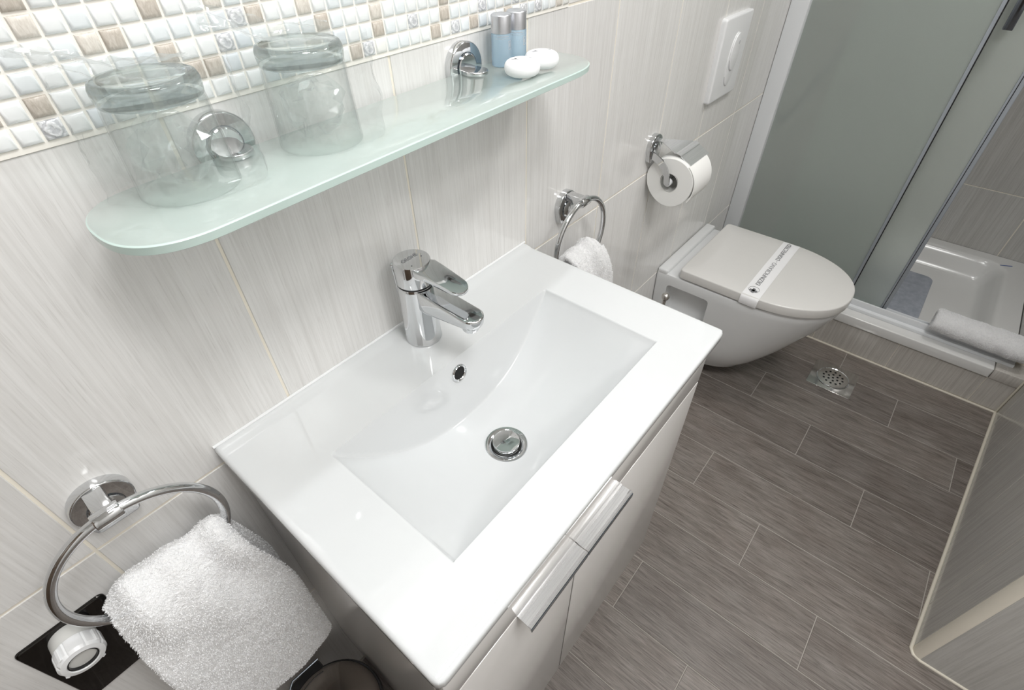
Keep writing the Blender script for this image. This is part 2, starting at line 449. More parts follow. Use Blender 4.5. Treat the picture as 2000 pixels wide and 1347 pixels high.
# unseen dark door added to the left wall to cut bounce and darken reflections
DYa, DYb = -.98, -.20
bm = B(); box(bm, X0 - .03, X0 + .012, DYa, DYb, 0.005, 2.05, .004); d1 = struct(obj('added_dark_door', bm, 'door_wood', None, (X0, -.6, 0)))
for y0, y1, z0, z1 in ((DYa - .04, DYa, 0, 2.09), (DYb, DYb + .04, 0, 2.09), (DYa, DYb, 2.05, 2.09)):
    bm = B(); box(bm, X0 - .03, X0 + .02, y0, y1, z0, z1, .003); obj('door_frame', bm, 'door_wood', d1)
bm = B(); tube(bm, [(X0 + .012, DYb - .06, 1.02), (X0 + .055, DYb - .06, 1.02), (X0 + .06, DYb - .07, 1.02), (X0 + .06, DYb - .19, 1.02)], .009, 10); obj('door_handle', bm, 'chrome', d1)
# slanted wall on the right and its outer corner
PA, PB = Vector((1.80, -1.037, 0)), Vector((.835, -.967, 0))
angS = math.atan2((PB - PA).y, (PB - PA).x)
LS = (PB - PA).length
ws = wall_box('wall_right', PA, angS, -.03, LS - .004, 0, CEIL, thick=.05)
sx = lambda x: (1.80 - x) / (1.80 - .835) * LS
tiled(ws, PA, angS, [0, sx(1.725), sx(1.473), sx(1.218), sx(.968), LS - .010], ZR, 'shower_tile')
wc = wall_box('wall_corner', (.82, 0, 0), PI / 2, YF - .05, -.982, 0, CEIL, thick=.012)
wc2 = None
# the corner face looks towards -x, so build it with the tile faces on that side
bpy.data.objects.remove(wc, do_unlink=True)
wc = wall_box('wall_corner', (.82, 0, 0), -PI / 2, .982, -YF + .05, 0, CEIL, thick=.05)
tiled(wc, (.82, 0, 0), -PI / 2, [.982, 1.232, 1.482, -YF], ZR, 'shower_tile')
# rounded corner strip
pts = []
bm = B(); ctr = Vector((.835, -.982, 0)); rings = []
for z in (0, CEIL): rings.append([ctr + Vector((.0145 * math.cos(a), .0145 * math.sin(a), z)) for a in [math.radians(80 + i * 110 / 10) for i in range(11)]] + [ctr + Vector((.012, -.004, z))])
loft(bm, rings); struct(obj('trim_1', bm, 'grout', None, (.835, -.982, 0), 40))
# shower walls
wsb = wall_box('wall_shower', (2.59, 0, 0), -PI / 2, -.05, 1.10, 0, CEIL)
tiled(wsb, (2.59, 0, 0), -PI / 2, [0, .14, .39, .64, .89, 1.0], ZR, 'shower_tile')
wsr = wall_box('wall_shower_side', (2.59, -1.0, 0), PI, 0, .71, 0, CEIL, thick=.045)
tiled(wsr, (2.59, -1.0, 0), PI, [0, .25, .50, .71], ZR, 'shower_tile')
# ceiling
bm = B(); box(bm, X0 - .05, 2.66, YF - .06, .06, CEIL, CEIL + .05); struct(obj('ceiling', bm, 'paint_white', None, (0, 0, CEIL), 0))

# floor with planks
bm = B(); box(bm, X0 - .05, 2.66, YF - .06, .06, -.06, -.0012); fl = struct(obj('floor', bm, 'floor_grout', None, (0, 0, 0), 0))
RB = [1.81] + [1.663 - .1484 * k for k in range(0, 19)]
YS = [-.583, -.777, -.386]
PMs = {}
def plank_mesh(w, l):
    key = (round(w, 4), round(l, 4))
    if key in PMs: return PMs[key]
    a, b = w / 2, l / 2; V = []; F = [(8, 9, 10, 11)]
    for k, z in ((0, -.006), (0, -.0006), (.0007, 0)): V += [(-a + k, -b + k, z), (a - k, -b + k, z), (a - k, b - k, z), (-a + k, b - k, z)]
    for k in (0, 4):
        for i in range(4): F.append((k + i, k + (i + 1) % 4, k + 4 + (i + 1) % 4, k + 4 + i))
    me = bpy.data.meshes.new('plank'); me.from_pydata(V, [], F); me.materials.append(MATS['plank']); PMs[key] = me
    return me
for i, (xa, xb) in enumerate(zip(RB, RB[1:])):
    ys = []
    y = YS[i % 3]
    while y < 0: y += .58
    ys = [0.0]
    y -= .58
    while y > YF: ys.append(y); y -= .58
    ys.append(YF)
    for ya, yb in zip(ys, ys[1:]):
        if ya - yb < .01: continue
        me = plank_mesh(xa - xb - .0022, ya - yb - .0022)
        put('plank', me, fl, ((xa + xb) / 2, (ya + yb) / 2, 0))
# sealant lines where the floor meets kerb and slanted wall
bm = B(); tube(bm, [(1.806, -.01, .001), (1.800, -1.036, .001)], .0042, 8)
tube(bm, [(1.800, -1.034, .001), (.836, -.964, .001), (.824, -.970, .001), (.8195, -.984, .001), (.8195, YF, .001)], .0042, 8)
tube(bm, [(1.802, -1.034, .003), (1.802, -1.034, .6)], .003, 8)
struct(obj('trim_2', bm, 'sealant', None, (1.80, -1.03, 0), 50))

# ------------------------------------------------------------------ shower
kb = wall_box('wall_kerb', (1.806, 0, 0), -PI / 2, 0, 1.06, 0, .113, thick=.052)
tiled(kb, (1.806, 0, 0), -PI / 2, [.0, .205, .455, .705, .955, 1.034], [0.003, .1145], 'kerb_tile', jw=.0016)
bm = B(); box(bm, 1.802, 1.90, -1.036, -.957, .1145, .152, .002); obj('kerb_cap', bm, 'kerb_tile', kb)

tr = thing('shower_tray', 'white acrylic shower tray with raised rim behind the tiled kerb', 'shower tray', (2.2, -.5, .03))
bm = B(); NX, NY = 76, 90
TX0, TX1, TY0, TY1 = 1.862, 2.588, -.998, -.002
def tray_z(x, y):
    dx = min(x - 1.915, 2.532 - x); dy = min(y + .930, -.065 - y); r = .075
    if dx < r and dy < r: d = r - math.hypot(r - dx, r - dy)
    else: d = min(dx, dy)
    return .152 - .082 * sstep(d / .05) - .010 * sstep((d - .05) / .3)
gv = [[bm.verts.new((TX0 + (TX1 - TX0) * i / NX, TY0 + (TY1 - TY0) * j / NY, tray_z(TX0 + (TX1 - TX0) * i / NX, TY0 + (TY1 - TY0) * j / NY))) for j in range(NY + 1)] for i in range(NX + 1)]
for i in range(NX):
    for j in range(NY): bm.faces.new((gv[i][j], gv[i + 1][j], gv[i + 1][j + 1], gv[i][j + 1]))
obj('tray_basin', bm, 'tray_acrylic', tr, smooth=60)
bm = B(); box(bm, 1.800, 1.87, -.955, -.002, .1145, .152, .004, 3); obj('front_lip', bm, 'tray_acrylic', tr)
bm = B(); box(bm, -.022, .022, -.0022, .0022, .1522, .1528, M=Matrix.Translation((2.525, -.925, 0)) @ Matrix.Rotation(math.radians(-62), 4, 'Z')); obj('blue_mark', bm, 'blue_mark', tr)
sd = thing('shower_screen', 'frosted glass sliding shower screen with white wall profile and grey edges', 'shower screen', (1.86, -.3, .152))
bm = B(); box(bm, 1.845, 1.895, -.053, -.001, .152, 1.98, .003); obj('wall_profile', bm, 'profile_white', sd)
bm = B(); box(bm, 1.842, 1.905, -.998, -.053, .152, .164, .002); box(bm, 1.858, 1.866, -.998, -.053, .163, .186, .002); box(bm, 1.888, 1.892, -.998, -.053, .163, .178, .001); obj('bottom_rail', bm, 'profile_white', sd)
bm = B(); box(bm, 1.842, 1.905, -.998, -.053, 1.95, 1.99, .003); obj('top_rail', bm, 'profile_white', sd)
bm = B(); box(bm, 1.868, 1.873, -.486, -.05, .168, 1.955); p1 = obj('fixed_pane', bm, 'frosted_glass', sd, smooth=0)
bm = B(); box(bm, 1.863, 1.876, -.4935, -.4845, .166, 1.955, .001); obj('edge_profile', bm, 'profile_grey', p1)
bm = B(); box(bm, 1.864, 1.875, -.4965, -.4935, .166, 1.955); obj('edge_seal', bm, 'black_plastic', p1)
bm = B(); box(bm, 1.880, 1.885, -.606, -.18, .168, 1.955); p2 = obj('sliding_pane', bm, 'frosted_glass', sd, smooth=0)
bm = B(); box(bm, 1.875, 1.890, -.618, -.600, .166, 1.955, .002); obj('edge_profile', bm, 'profile_grey', p2)
bm = B(); box(bm, 1.8745, 1.890, -.6075, -.6055, .166, 1.955); obj('edge_seal', bm, 'black_plastic', p2)
bm = B(); box(bm, 1.838, 1.850, -.5335, -.512, 1.030, 1.24, .002); obj('door_handle', bm, 'dark_chrome', p2)
bm = B(); box(bm, 1.850, 1.881, -.529, -.517, 1.06, 1.075, .001); obj('handle_post', bm, 'dark_chrome', p2)
bm = B(); box(bm, 1.850, 1.881, -.529, -.517, 1.20, 1.215, .001); obj('handle_post', bm, 'dark_chrome', p2)
hs = thing('shower_hose', 'dark curved shower hose seen blurred behind the frosted glass', 'shower hose', (2.2, -.05, .6))
bm = B(); P = []
for i in range(41):
    t = i / 40; P.append((1.97 + .02 * t, -.030 - .175 * t, .685 - .03 * math.sin(PI * min(1, t * 2.2)) * (1 - t) + .40 * t ** 1.6))
tube(bm, P + [(1.995, -.215, 1.3), (2.0, -.12, 1.6)], .010, 10); obj('hose', bm, 'dark_chrome', hs)
bm = B(); lathe(bm, [(.0, .045), (.02, .045), (.022, 0), (.022, .002), (0, .002)][:3] + [(0, 0)], (1.97, -.001, .685), '-y', 20); obj('wall_outlet', bm, 'dark_chrome', hs)
# bath mat in the tray
mt = None
bm = B(); plate(bm, rrect(.37, .36, .03, 5), .0, .006, lambda u, v, d: (2.215 + u, -.553 + v, tray_z(2.215 + u, -.553 + v) + .0015 + d), .002)
mt = tag(obj('bath_mat', bm, 'bath_mat', None, (2.215, -.553, .06)), 'grey blue rubber bath mat lying in the shower tray', 'bath mat')

# ------------------------------------------------------------------ floor drain
DX, DY = 1.629, -.578
dr = thing('floor_drain', 'square steel floor drain with round perforated cover near the kerb', 'drain', (DX, DY, 0))
bm = B(); plate(bm, rrect(.141, .141, .002, 2), .0002, .0022, lambda u, v, d: (DX + u, DY + v, d), .0008); obj('drain_plate', bm, 'polished_steel', dr)
bm = B(); lathe(bm, [(.053, .002), (.053, .0045), (.050, .0052), (.048, .004), (.048, .0022)], (DX, DY, 0), 'z', 48); obj('drain_ring', bm, 'chrome', dr)
bm = B(); lathe(bm, [(.0485, .0022), (.0485, .0035), (.047, .0040), (0, .0042)], (DX, DY, 0), 'z', 48); g = obj('drain_cover', bm, 'brushed_steel', dr)
hm = None
for rr, nn, a0 in ((0, 1, 0), (.016, 6, .2), (.031, 12, 0)):
    for k in range(nn):
        a = a0 + 2 * PI * k / nn; c = (DX + rr * math.cos(a), DY + rr * math.sin(a), .0040)
        if hm is None:
            bm = B(); lathe(bm, [(.0038, -.0004), (.0038, .0005), (0, .0005)], (0, 0, 0), 'z', 12); hm = bpy.data.meshes.new('drain_hole'); bm.to_mesh(hm); bm.free(); hm.materials.append(MATS['dark_hole'])
        put('drain_hole', hm, g, c)

# ------------------------------------------------------------------ toilet
TXC = 1.450
def dshape(hw, yf, yb, z, ys=None, n=40, p=2.15, cr=.02):
    """D outline: straight sides from yb to ys, elliptic front to yf"""
    if ys is None: ys = yf + min(.27, (yb - yf) * .58)
    pts = []
    for i in range(n + 1):
        a = PI * i / n; ca, sa = math.cos(a), math.sin(a)
        pts.append(Vector((TXC + hw * math.copysign(abs(ca) ** (2 / p), ca), ys + (yf - ys) * abs(sa) ** (2 / p), z)))
    bk = []
    for sx, a0, a1 in ((-1, 180, 90), (1, 90, 0)):
        for i in range(5):
            a = math.radians(a0 + (a1 - a0) * i / 4); bk.append(Vector((TXC + sx * (hw - cr) + cr * math.cos(a), yb - cr + cr * math.sin(a), z)))
    return pts + bk
to = thing('toilet', 'white wall hung toilet with closed warm grey lid beside the shower', 'toilet', (TXC, -.25, .09))
bm = B()
lv = [(.058, .060, -.24), (.059, .098, -.285), (.065, .120, -.312), (.090, .131, -.332), (.12, .146, -.358), (.16, .156, -.385), (.20, .163, -.412), (.26, .169, -.446), (.32, .175, -.480), (.37, .178, -.500), (.394, .179, -.507), (.400, .177, -.505), (.402, .172, -.498)]
loft(bm, [dshape(hw, yf, -.001, z, cr=.006) for z, hw, yf in lv])
body = obj('bowl', bm, 'toilet_ceramic', to, smooth=50)
def boolean_cut(o, cut_bm):
    me = bpy.data.meshes.new('cut'); bmesh.ops.recalc_face_normals(cut_bm, faces=cut_bm.faces[:]); cut_bm.to_mesh(me); cut_bm.free()
    c = bpy.data.objects.new('cut', me); COL.objects.link(c)
    md = o.modifiers.new('b', 'BOOLEAN'); md.operation = 'DIFFERENCE'; md.object = c; md.solver = 'EXACT'
    bpy.context.view_layer.update()
    dg = bpy.context.evaluated_depsgraph_get(); nm = bpy.data.meshes.new_from_object(o.evaluated_get(dg))
    o.modifiers.clear(); o.data = nm; bpy.data.objects.remove(c, do_unlink=True)
    nm.polygons.foreach_set('use_smooth', [True] * len(nm.polygons)); nm.set_sharp_from_angle(angle=math.radians(40))
cb = B(); box(cb, 1.20, 1.325, -.180, -.042, .245, .366, .012, 3); boolean_cut(body, cb)
bm = B(); box(bm, TXC - .178, TXC + .178, -.036, -.002, .395, .414, .006, 3); obj('back_ledge', bm, 'toilet_ceramic', to)
bm = B(); loft(bm, [dshape(.170, -.500, -.080, z) for z in (.402, .4075)]); obj('seat', bm, 'lid_gap', to)
bm = B(); rg = []
for z, k in ((.4065, .002), (.408, .0003), (.409, 0), (.4325, 0.0), (.4345, .0006), (.4358, .0018), (.4364, .0038)): rg.append(dshape(.180 - k, -.513 + k, -.072 - k, z, ys=-.28, cr=.012))
rg.append(dshape(.12, -.40, -.12, .4375, ys=-.28, cr=.012)); rg.append(dshape(.03, -.30, -.24, .438, ys=-.28, cr=.006))
loft(bm, rg); obj('lid', bm, 'toilet_lid', to, smooth=40)
# paper band
bd = thing('paper_band', 'white printed paper band wrapped across the toilet lid', 'paper band', (TXC, -.28, .436))
bm = B(); xs = []
Y0, Y1 = -.262, -.312
pathb = [(TXC - .1835, .407), (TXC - .1838, .4285), (TXC - .180, .4345), (TXC - .172, .4375)] + [(TXC - .12, .4390), (TXC, .4398), (TXC + .12, .4390)] + [(TXC + .172, .4375), (TXC + .180, .4345), (TXC + .1835, .4285), (TXC + .1835, .407)]
top = [[bm.verts.new((x, y, z)) for y in (Y0, Y1)] for x, z in pathb]
bot = [[bm.verts.new((TXC + (x - TXC) * .998, y, z - .0005)) for y in (Y0, Y1)] for x, z in pathb]
for i in range(len(pathb) - 1):
    for S in (top, bot): bm.faces.new((S[i][0], S[i + 1][0], S[i + 1][1], S[i][1]))
    for k in (0, 1): bm.faces.new((top[i][k], top[i + 1][k], bot[i + 1][k], bot[i][k]))
for i in (0, -1): bm.faces.new((top[i][0], top[i][1], bot[i][1], bot[i][0]))
bo = obj('strip', bm, 'paper_white', bd, smooth=50)
text_mesh('lettering', 'DEZINFICIRANO - DISINFECTED', .0185, 'print_grey', bo, Matrix.Translation((TXC - .118, -.284, .4400)) @ Matrix.Diagonal((1.06, 1.0, 1, 1)))
bm = B(); cx, cy, cz = TXC - .150, -.284, .4392
box(bm, cx - .004, cx + .004, cy - .011, cy + .011, cz, cz + .0004); box(bm, cx - .011, cx + .011, cy - .004, cy + .004, cz, cz + .0004)
lathe(bm, [(.0150, 0), (.0150, .0004), (.0143, .0004), (.0143, 0)], (cx + .006, cy, cz + .0001), 'z', 28, closed=True); obj('cross_emblem', bm, 'print_grey', bo)
# flush plate
fp = thing('flush_plate', 'white rectangular flush plate with oval dual button on tiled wall', 'flush plate', (1.425, 0, .975))
bm = B(); plate(bm, rrect(.168, .192, .008, 5), 0, .013, wallfr(1.425, .9755), .005, 4); fpl = obj('plate', bm, 'white_plastic', fp)
def oval(a, b, n=36): return [(a * math.cos(2 * PI * i / n), b * math.sin(2 * PI * i / n)) for i in range(n)]
bm = B(); plate(bm, oval(.030, .062), .012, .0150, wallfr(1.432, .970), .002); obj('small_button', bm, 'white_plastic', fp)
bm = B(); plate(bm, oval(.0265, .043), .0145, .0175, wallfr(1.436, .987), .0025); obj('large_button', bm, 'white_plastic', fp)
bm = B(); plate(bm, oval(.0030, .0045, 12), .0150, .0180, wallfr(1.445, 1.008), .0005); obj('button_dot', bm, 'soft_grey', fp)
bm = B()
tube(bm, [(1.436 + .0268 * math.cos(math.radians(a)), -.0152, .987 + .0434 * math.sin(math.radians(a))) for a in range(200, 341, 10)], .0009, 6); obj('button_gap', bm, 'soft_grey', fp)
bm = B()
tube(bm, [(1.432 + .0302 * math.cos(math.radians(a)), -.0130, .970 + .0622 * math.sin(math.radians(a))) for a in range(215, 330, 10)], .0009, 6)
obj('button_gap', bm, 'soft_grey', fp)
# toilet brush
tb = thing('toilet_brush', 'steel toilet brush handle with ball top between washbasin and toilet', 'toilet brush', (1.17, -.075, 0))
bm = B(); lathe(bm, [(.0, .0), (.042, 0), (.042, .16), (.038, .163), (.038, .01), (0, .01)], (1.165, -.075, .001), 'z', 28); obj('holder', bm, 'brushed_steel', tb)
bm = B(); tube(bm, [(1.165, -.075, .02), (1.186, -.077, .372)], .0055, 12); hd = obj('handle', bm, 'brushed_steel', tb)
bm = B(); bmesh.ops.create_uvsphere(bm, u_segments=20, v_segments=12, radius=.0125, matrix=Matrix.Translation((1.1872, -.0775, .385))); obj('ball_knob', bm, 'brushed_steel', hd)

# ------------------------------------------------------------------ chrome wall fittings
def arch(r=.029, hb=.034, wb=.0195, n=28):
    pts = [(r * math.cos(math.radians(a)), r * math.sin(math.radians(a))) for a in [-18 + (216) * i / n for i in range(n + 1)]]
    pts += [(-wb - .002, -hb + .003), (-wb + .002, -hb), (wb - .002, -hb), (wb + .002, -hb + .003)]
    return pts
def mount(parent, x, z):
    bm = B(); plate(bm, arch(), 0, .012, wallfr(x, z), .002); m = obj('wall_mount', bm, 'chrome', parent)
    bm = B(); lathe(bm, [(.0165, .0118), (.0165, .0135), (.0150, .0145), (0, .0145)], (x, 0, z - .006), '-y', 28); obj('cover_disc', bm, 'chrome', m)
    bm = B(); lathe(bm, [(.0170, .0116), (.0178, .0126), (.0170, .0126)], (x, 0, z - .006), '-y', 28, closed=True); obj('seam_ring', bm, 'dark_chrome', m)
    return m
def towel_ring(label, x, z=.852, yr=-.047, R=.082):
    t = thing('towel_ring', label, 'towel ring', (x, 0, z), 'chrome towel rings')
    mount(t, x, z)
    zc = z - .062
    bm = B(); tube(bm, [(x + R * math.cos(a), yr, zc + R * math.sin(a)) for a in [2 * PI * i / 96 for i in range(96)]], .0055, 14, closed=True); obj('ring', bm, 'chrome', t)
    bm = B()
    box(bm, x - .009, x + .009, yr, -.012, zc + R - .009, zc + R + .007, .002, 2)
    obj('arm', bm, 'chrome', t)
    bm = B(); lathe(bm, [(.0, -.0125), (.0085, -.0125), (.0092, -.011), (.0092, .011), (.0085, .0125), (0, .0125)], (x, yr, zc + R - .001), 'x', 24); obj('clamp_sleeve', bm, 'chrome', t)
    return t
towel_ring('chrome towel ring holding the towel left of the washbasin', -.110)
towel_ring('chrome towel ring holding the towel between washbasin and toilet', .722)

def fuzz(p, s=1.0):
    return noise.noise(p * 640) * .0007 * s + noise.noise(p * 260 + Vector((7, 3, 1))) * .0006 * s + noise.noise(p * 40) * .0010 * s
def pile(o, count, seed=0., length=.0024):
    """terry loops: short blades standing on the towel surface, one mesh"""
    rnd = random.Random(int(seed * 100) + 5); me = o.data; me.calc_loop_triangles(); tris = me.loop_triangles
    vs = me.vertices; acc = []; tot = 0.
    for t in tris: tot += t.area; acc.append(tot)
    import bisect
    V = []; F = []
    for i in range(count):
        t = tris[bisect.bisect_left(acc, rnd.random() * tot)]
        a, b, c = (vs[k].co for k in t.vertices); u, v = rnd.random(), rnd.random()
        if u + v > 1: u, v = 1 - u, 1 - v
        p = a + (b - a) * u + (c - a) * v; n = t.normal
        d = (n + Vector((rnd.uniform(-1, 1), rnd.uniform(-1, 1), rnd.uniform(-1, 1) - .35)) * .75).normalized()
        s = d.cross(Vector((rnd.uniform(-1, 1), rnd.uniform(-1, 1), rnd.uniform(-1, 1)))).normalized() * .00034
        L = length * rnd.uniform(.55, 1.1); m = len(V)
        e = (d + n * -.35 + Vector((0, 0, -.5))).normalized()
        V += [p - s - n * .0004, p + s - n * .0004, p + d * L * .6 + s * .9, p + d * L * .6 - s * .9, p + d * L * .6 + e * L * .5]
        F += [(m, m + 1, m + 2, m + 3), (m + 3, m + 2, m + 4)]
    pm = bpy.data.meshes.new('terry_pile'); pm.from_pydata(V, [], F); q = finish('terry_pile', pm, 'terry_pile', o, None, 0); q['kind'] = 'stuff'
def hung_towel(label, xc, yr, ztop, zfb, zbb, wt, wbm, shift=0., seed=0., ns=300, nx=120, lean=0.0, blades=0):
    """towel folded over the lower arc of a ring; (y,z) path with thickness, widening downwards"""
    key = [(-.020, zbb), (-.021, zbb + .08), (-.026, ztop - .06), (-.034, ztop - .014), (yr, ztop), (yr - .020, ztop - .012), (yr - .034, ztop - .05), (yr - .043, ztop - .15), (yr - .044, ztop - .25), (yr - .040, zfb)]
    key = [Vector((0, y, z)) for y, z in key]
    def cr(t):
        t = t * (len(key) - 1); i = min(int(t), len(key) - 2); f = t - i
        p0, p1, p2, p3 = key[max(i - 1, 0)], key[i], key[i + 1], key[min(i + 2, len(key) - 1)]
        return .5 * ((2 * p1) + (p2 - p0) * f + (2 * p0 - 5 * p1 + 4 * p2 - p3) * f * f + (3 * p1 - p0 - 3 * p2 + p3) * f ** 3)
    bm = B(); th = .0085; G = []
    for i in range(ns + 1):
        t = i / ns; c = cr(t); d = (cr(min(t + .004, 1)) - cr(max(t - .004, 0))).normalized(); nrm = Vector((0, -d.z, d.y)) * -1
        k = sstep((ztop - c.z) / .16); hw = wt + (wbm - wt) * k ** .8
        ed = min(1., min(t, 1 - t) * .72 / .022); hw -= .016 * (1 - math.sqrt(max(0., 1 - (1 - ed) ** 2)))
        row = []
        front = t > .44
        for j in range(2 * nx):
            # closed outline across the thickness
            if j < nx: a = -1 + 2 * (j + .5) / nx; side = 1
            else: a = 1 - 2 * (j - nx + .5) / nx; side = -1
            e = (1 - min(1., abs(a)) ** 6) ** .5
            endk = min(1., (min(t, 1 - t) / .018)) ** .5
            x = xc + a * hw + shift * k + (lean * k * (1 if front else .5))
            fold = .006 * math.sin(a * 4.2 + seed + 3 * (1 - k)) * (1 - .5 * k) + .004 * math.sin(a * 9 + seed * 2) * (1 - k)
            drop = .010 * (a * a) * (1 - k) * (-1 if .3 < t < .55 else 0)
            p = Vector((x, c.y, c.z + drop)) + nrm * (side * th * e * endk + fold * (1 if front else .4))
            p += nrm * side * fuzz(p + Vector((seed, 0, 0)), 1.15) + Vector((noise.noise(p * 330 + Vector((3, 9, seed))) * .0006, 0, noise.noise(p * 300) * .0005))
            row.append(bm.verts.new(p))
        G.append(row)
    n2 = 2 * nx
    for a, b in zip(G, G[1:]):
        for j in range(n2): bm.faces.new((a[j], a[(j + 1) % n2], b[(j + 1) % n2], b[j]))
    bm.faces.new(G[0]); bm.faces.new(G[-1])
    o = obj('hand_towel', bm, 'terry', None, (xc, yr, zfb), 80)
    if blades: pile(o, blades, seed)
    return tag(o, label, 'towel', 'white terry towels')
hung_towel('white terry towel hanging on the ring left of the washbasin', -.104, -.047, .766, .405, .49, .068, .086, shift=.006, seed=.4, lean=.002, blades=70000)
hung_towel('white terry towel hanging behind the right edge of the washbasin', .722, -.047, .770, .44, .50, .052, .080, shift=.0, seed=2.2, ns=140, nx=70, blades=25000)

# toilet roll holder
TX, TY, TZ, TR = 1.072, -.0615, .788, .0585
tp = thing('paper_holder', 'chrome toilet paper holder with flap lid on tiled wall', 'paper holder', (1.085, 0, .84))
mount(tp, 1.078, .855)
bm = B(); cp_ = [Vector((0, -.004, .842)), Vector((0, -.020, .838)), Vector((0, -.036, .830)), Vector((0, -.049, .818)), Vector((0, -.0575, .802)), Vector((0, -.0605, .783))]
lo, hi = [], []
for i, q in enumerate(cp_):
    d = (cp_[min(i + 1, 5)] - cp_[max(i - 1, 0)]).normalized(); nn = Vector((0, -d.z, d.y)); w = .0088 - .0022 * i / 5
    lo.append(q - nn * w); hi.append(q + nn * w)
loft(bm, [[Vector((x, v.y, v.z)) for v in lo + hi[::-1]] for x in (TX - .0125, TX - .0085)])
obj('arm', bm, 'chrome', tp, smooth=30)
bm = B(); tube(bm, [(TX - .012, -.0605, .785), (TX + .098, -.0605, .785)], .0055, 12); obj('roll_bar', bm, 'chrome', tp)
bm = B(); lathe(bm, [(.0, -.003), (.0085, -.003), (.0085, .008), (0, .008)], (TX - .005, -.0605, .785), 'x', 20); obj('end_cap', bm, 'white_plastic', tp)
bm = B(); lx0, lx1 = TX + .004, TX + .112
prof = [(1.083, 1.102, -.012, .868), (1.083, 1.106, -.022, .8675), (1.083, 1.180, -.0585, .8495), (1.083, 1.180, -.0600, .8510), (1.083, 1.180, -.0690, .8490), (1.083, 1.180, -.0735, .8470), (1.083, 1.180, -.0745, .8448), (1.083, 1.180, -.1020, .8310)]
tv = [[bm.verts.new((x, y, z)) for x in (xa, xb)] for xa, xb, y, z in prof]
bv = [[bm.verts.new((x, y + .0006, z - .0012)) for x in (xa, xb)] for xa, xb, y, z in prof]
for i in range(len(prof) - 1):
    for S in (tv, bv): bm.faces.new((S[i][0], S[i + 1][0], S[i + 1][1], S[i][1]))
    for k in (0, 1): bm.faces.new((tv[i][k], tv[i + 1][k], bv[i + 1][k], bv[i][k]))
for i in (0, -1): bm.faces.new((tv[i][0], tv[i][1], bv[i][1], bv[i][0]))
obj('flap_lid', bm, 'brushed_aluminium', tp, smooth=30)
rl = thing('toilet_roll', 'white toilet paper roll hanging in the chrome holder', 'toilet roll', (TX + .047, TY, TZ))
bm = B(); lathe(bm, [(.0225, 0), (TR - .001, 0), (TR, .001), (TR, .094), (TR - .001, .095), (.0225, .095)], (TX, TY, TZ - .004), 'x', 64, closed=True, fn=lambda a, h: (.0012 * math.sin(3 * a + .5) if h > -1 else 0)); obj('paper', bm, 'toilet_paper', rl, smooth=40)
bm = B(); lathe(bm, [(.0212, -.0005), (.0226, -.0005), (.0226, .0955), (.0212, .0955)], (TX, TY, TZ - .004), 'x', 40, closed=True); obj('cardboard_core', bm, 'grey_plastic', rl, smooth=40)
bm = B(); r2 = TR + .0035; A = [math.radians(a) for a in range(96, 165, 4)]
def rp(x, a, r): return (x, TY - r * math.sin(a), TZ - .004 + r * math.cos(a) * 1.0)
A = [math.radians(a) for a in range(40, 128, 4)]
tv = [[bm.verts.new(rp(x, a, r2 + .0015 * (i / 20))) for x in (TX + .001, TX + .094)] for i, a in enumerate(A)]
bv = [[bm.verts.new(rp(x, a, r2 - .0012)) for x in (TX + .001, TX + .094)] for a in A]
for i in range(len(A) - 1):
    for S in (tv, bv): bm.faces.new((S[i][0], S[i + 1][0], S[i + 1][1], S[i][1]))
    for k in (0, 1): bm.faces.new((tv[i][k], tv[i + 1][k], bv[i + 1][k], bv[i][k]))
for i in (0, -1): bm.faces.new((tv[i][0], tv[i][1], bv[i][1], bv[i][0]))
obj('loose_sheet', bm, 'toilet_paper', rl, smooth=40)

# siphon plate with white screw cap
sp = thing('siphon_plate', 'dark polished wall plate with white screw cap behind the left towel', 'wall plate', (-.214, 0, .655))
bm = B(); plate(bm, rrect(.086, .150, .006, 5), 0, .0035, wallfr(-.2145, .655), .0025); obj('plate', bm, 'black_chrome', sp)
bm = B(); lathe(bm, [(.0205, .003), (.0205, .021), (.0200, .022)], (-.2165, 0, .704), '-y', 40); obj('collar', bm, 'grey_plastic', sp)
bm = B(); lathe(bm, [(.0200, .0215), (.0218, .0220), (.0222, .0235), (.0222, .0380), (.0200, .0415), (.0150, .0425), (.0142, .0415), (.0142, .036), (0, .036)], (-.2165, 0, .704), '-y', 96,
    fn=lambda a, h: (-.0012 if .0222 < h < .0405 and (math.sin(8 * a) > .93) else 0)); cp = obj('screw_cap', bm, 'white_plastic', sp, smooth=30)
for k in range(4):
    bm = B(); a = .5 + k * PI / 2; c = Vector((-.2165 + .0225 * math.cos(a), 0, .704 + .0225 * math.sin(a)))
    box(bm, -.002, .002, -.040, -.024, -.001, .0016, .0006, 1, Matrix.Translation(c) @ Matrix.Rotation(-a + PI / 2, 4, 'Y'))
    obj('grip_rib', bm, 'white_plastic', cp)
bm = B(); lathe(bm, [(.0143, .0365), (.0143, .0412), (.0128, .0412), (.0128, .0365)], (-.2165, 0, .704), '-y', 40, closed=True); obj('rubber_seal', bm, 'black_plastic', cp)
bm = B(); lathe(bm, [(.0128, .036), (.0128, .0378), (0, .0382)], (-.2165, 0, .704), '-y', 36); obj('inner_plug', bm, 'grey_plastic', cp)

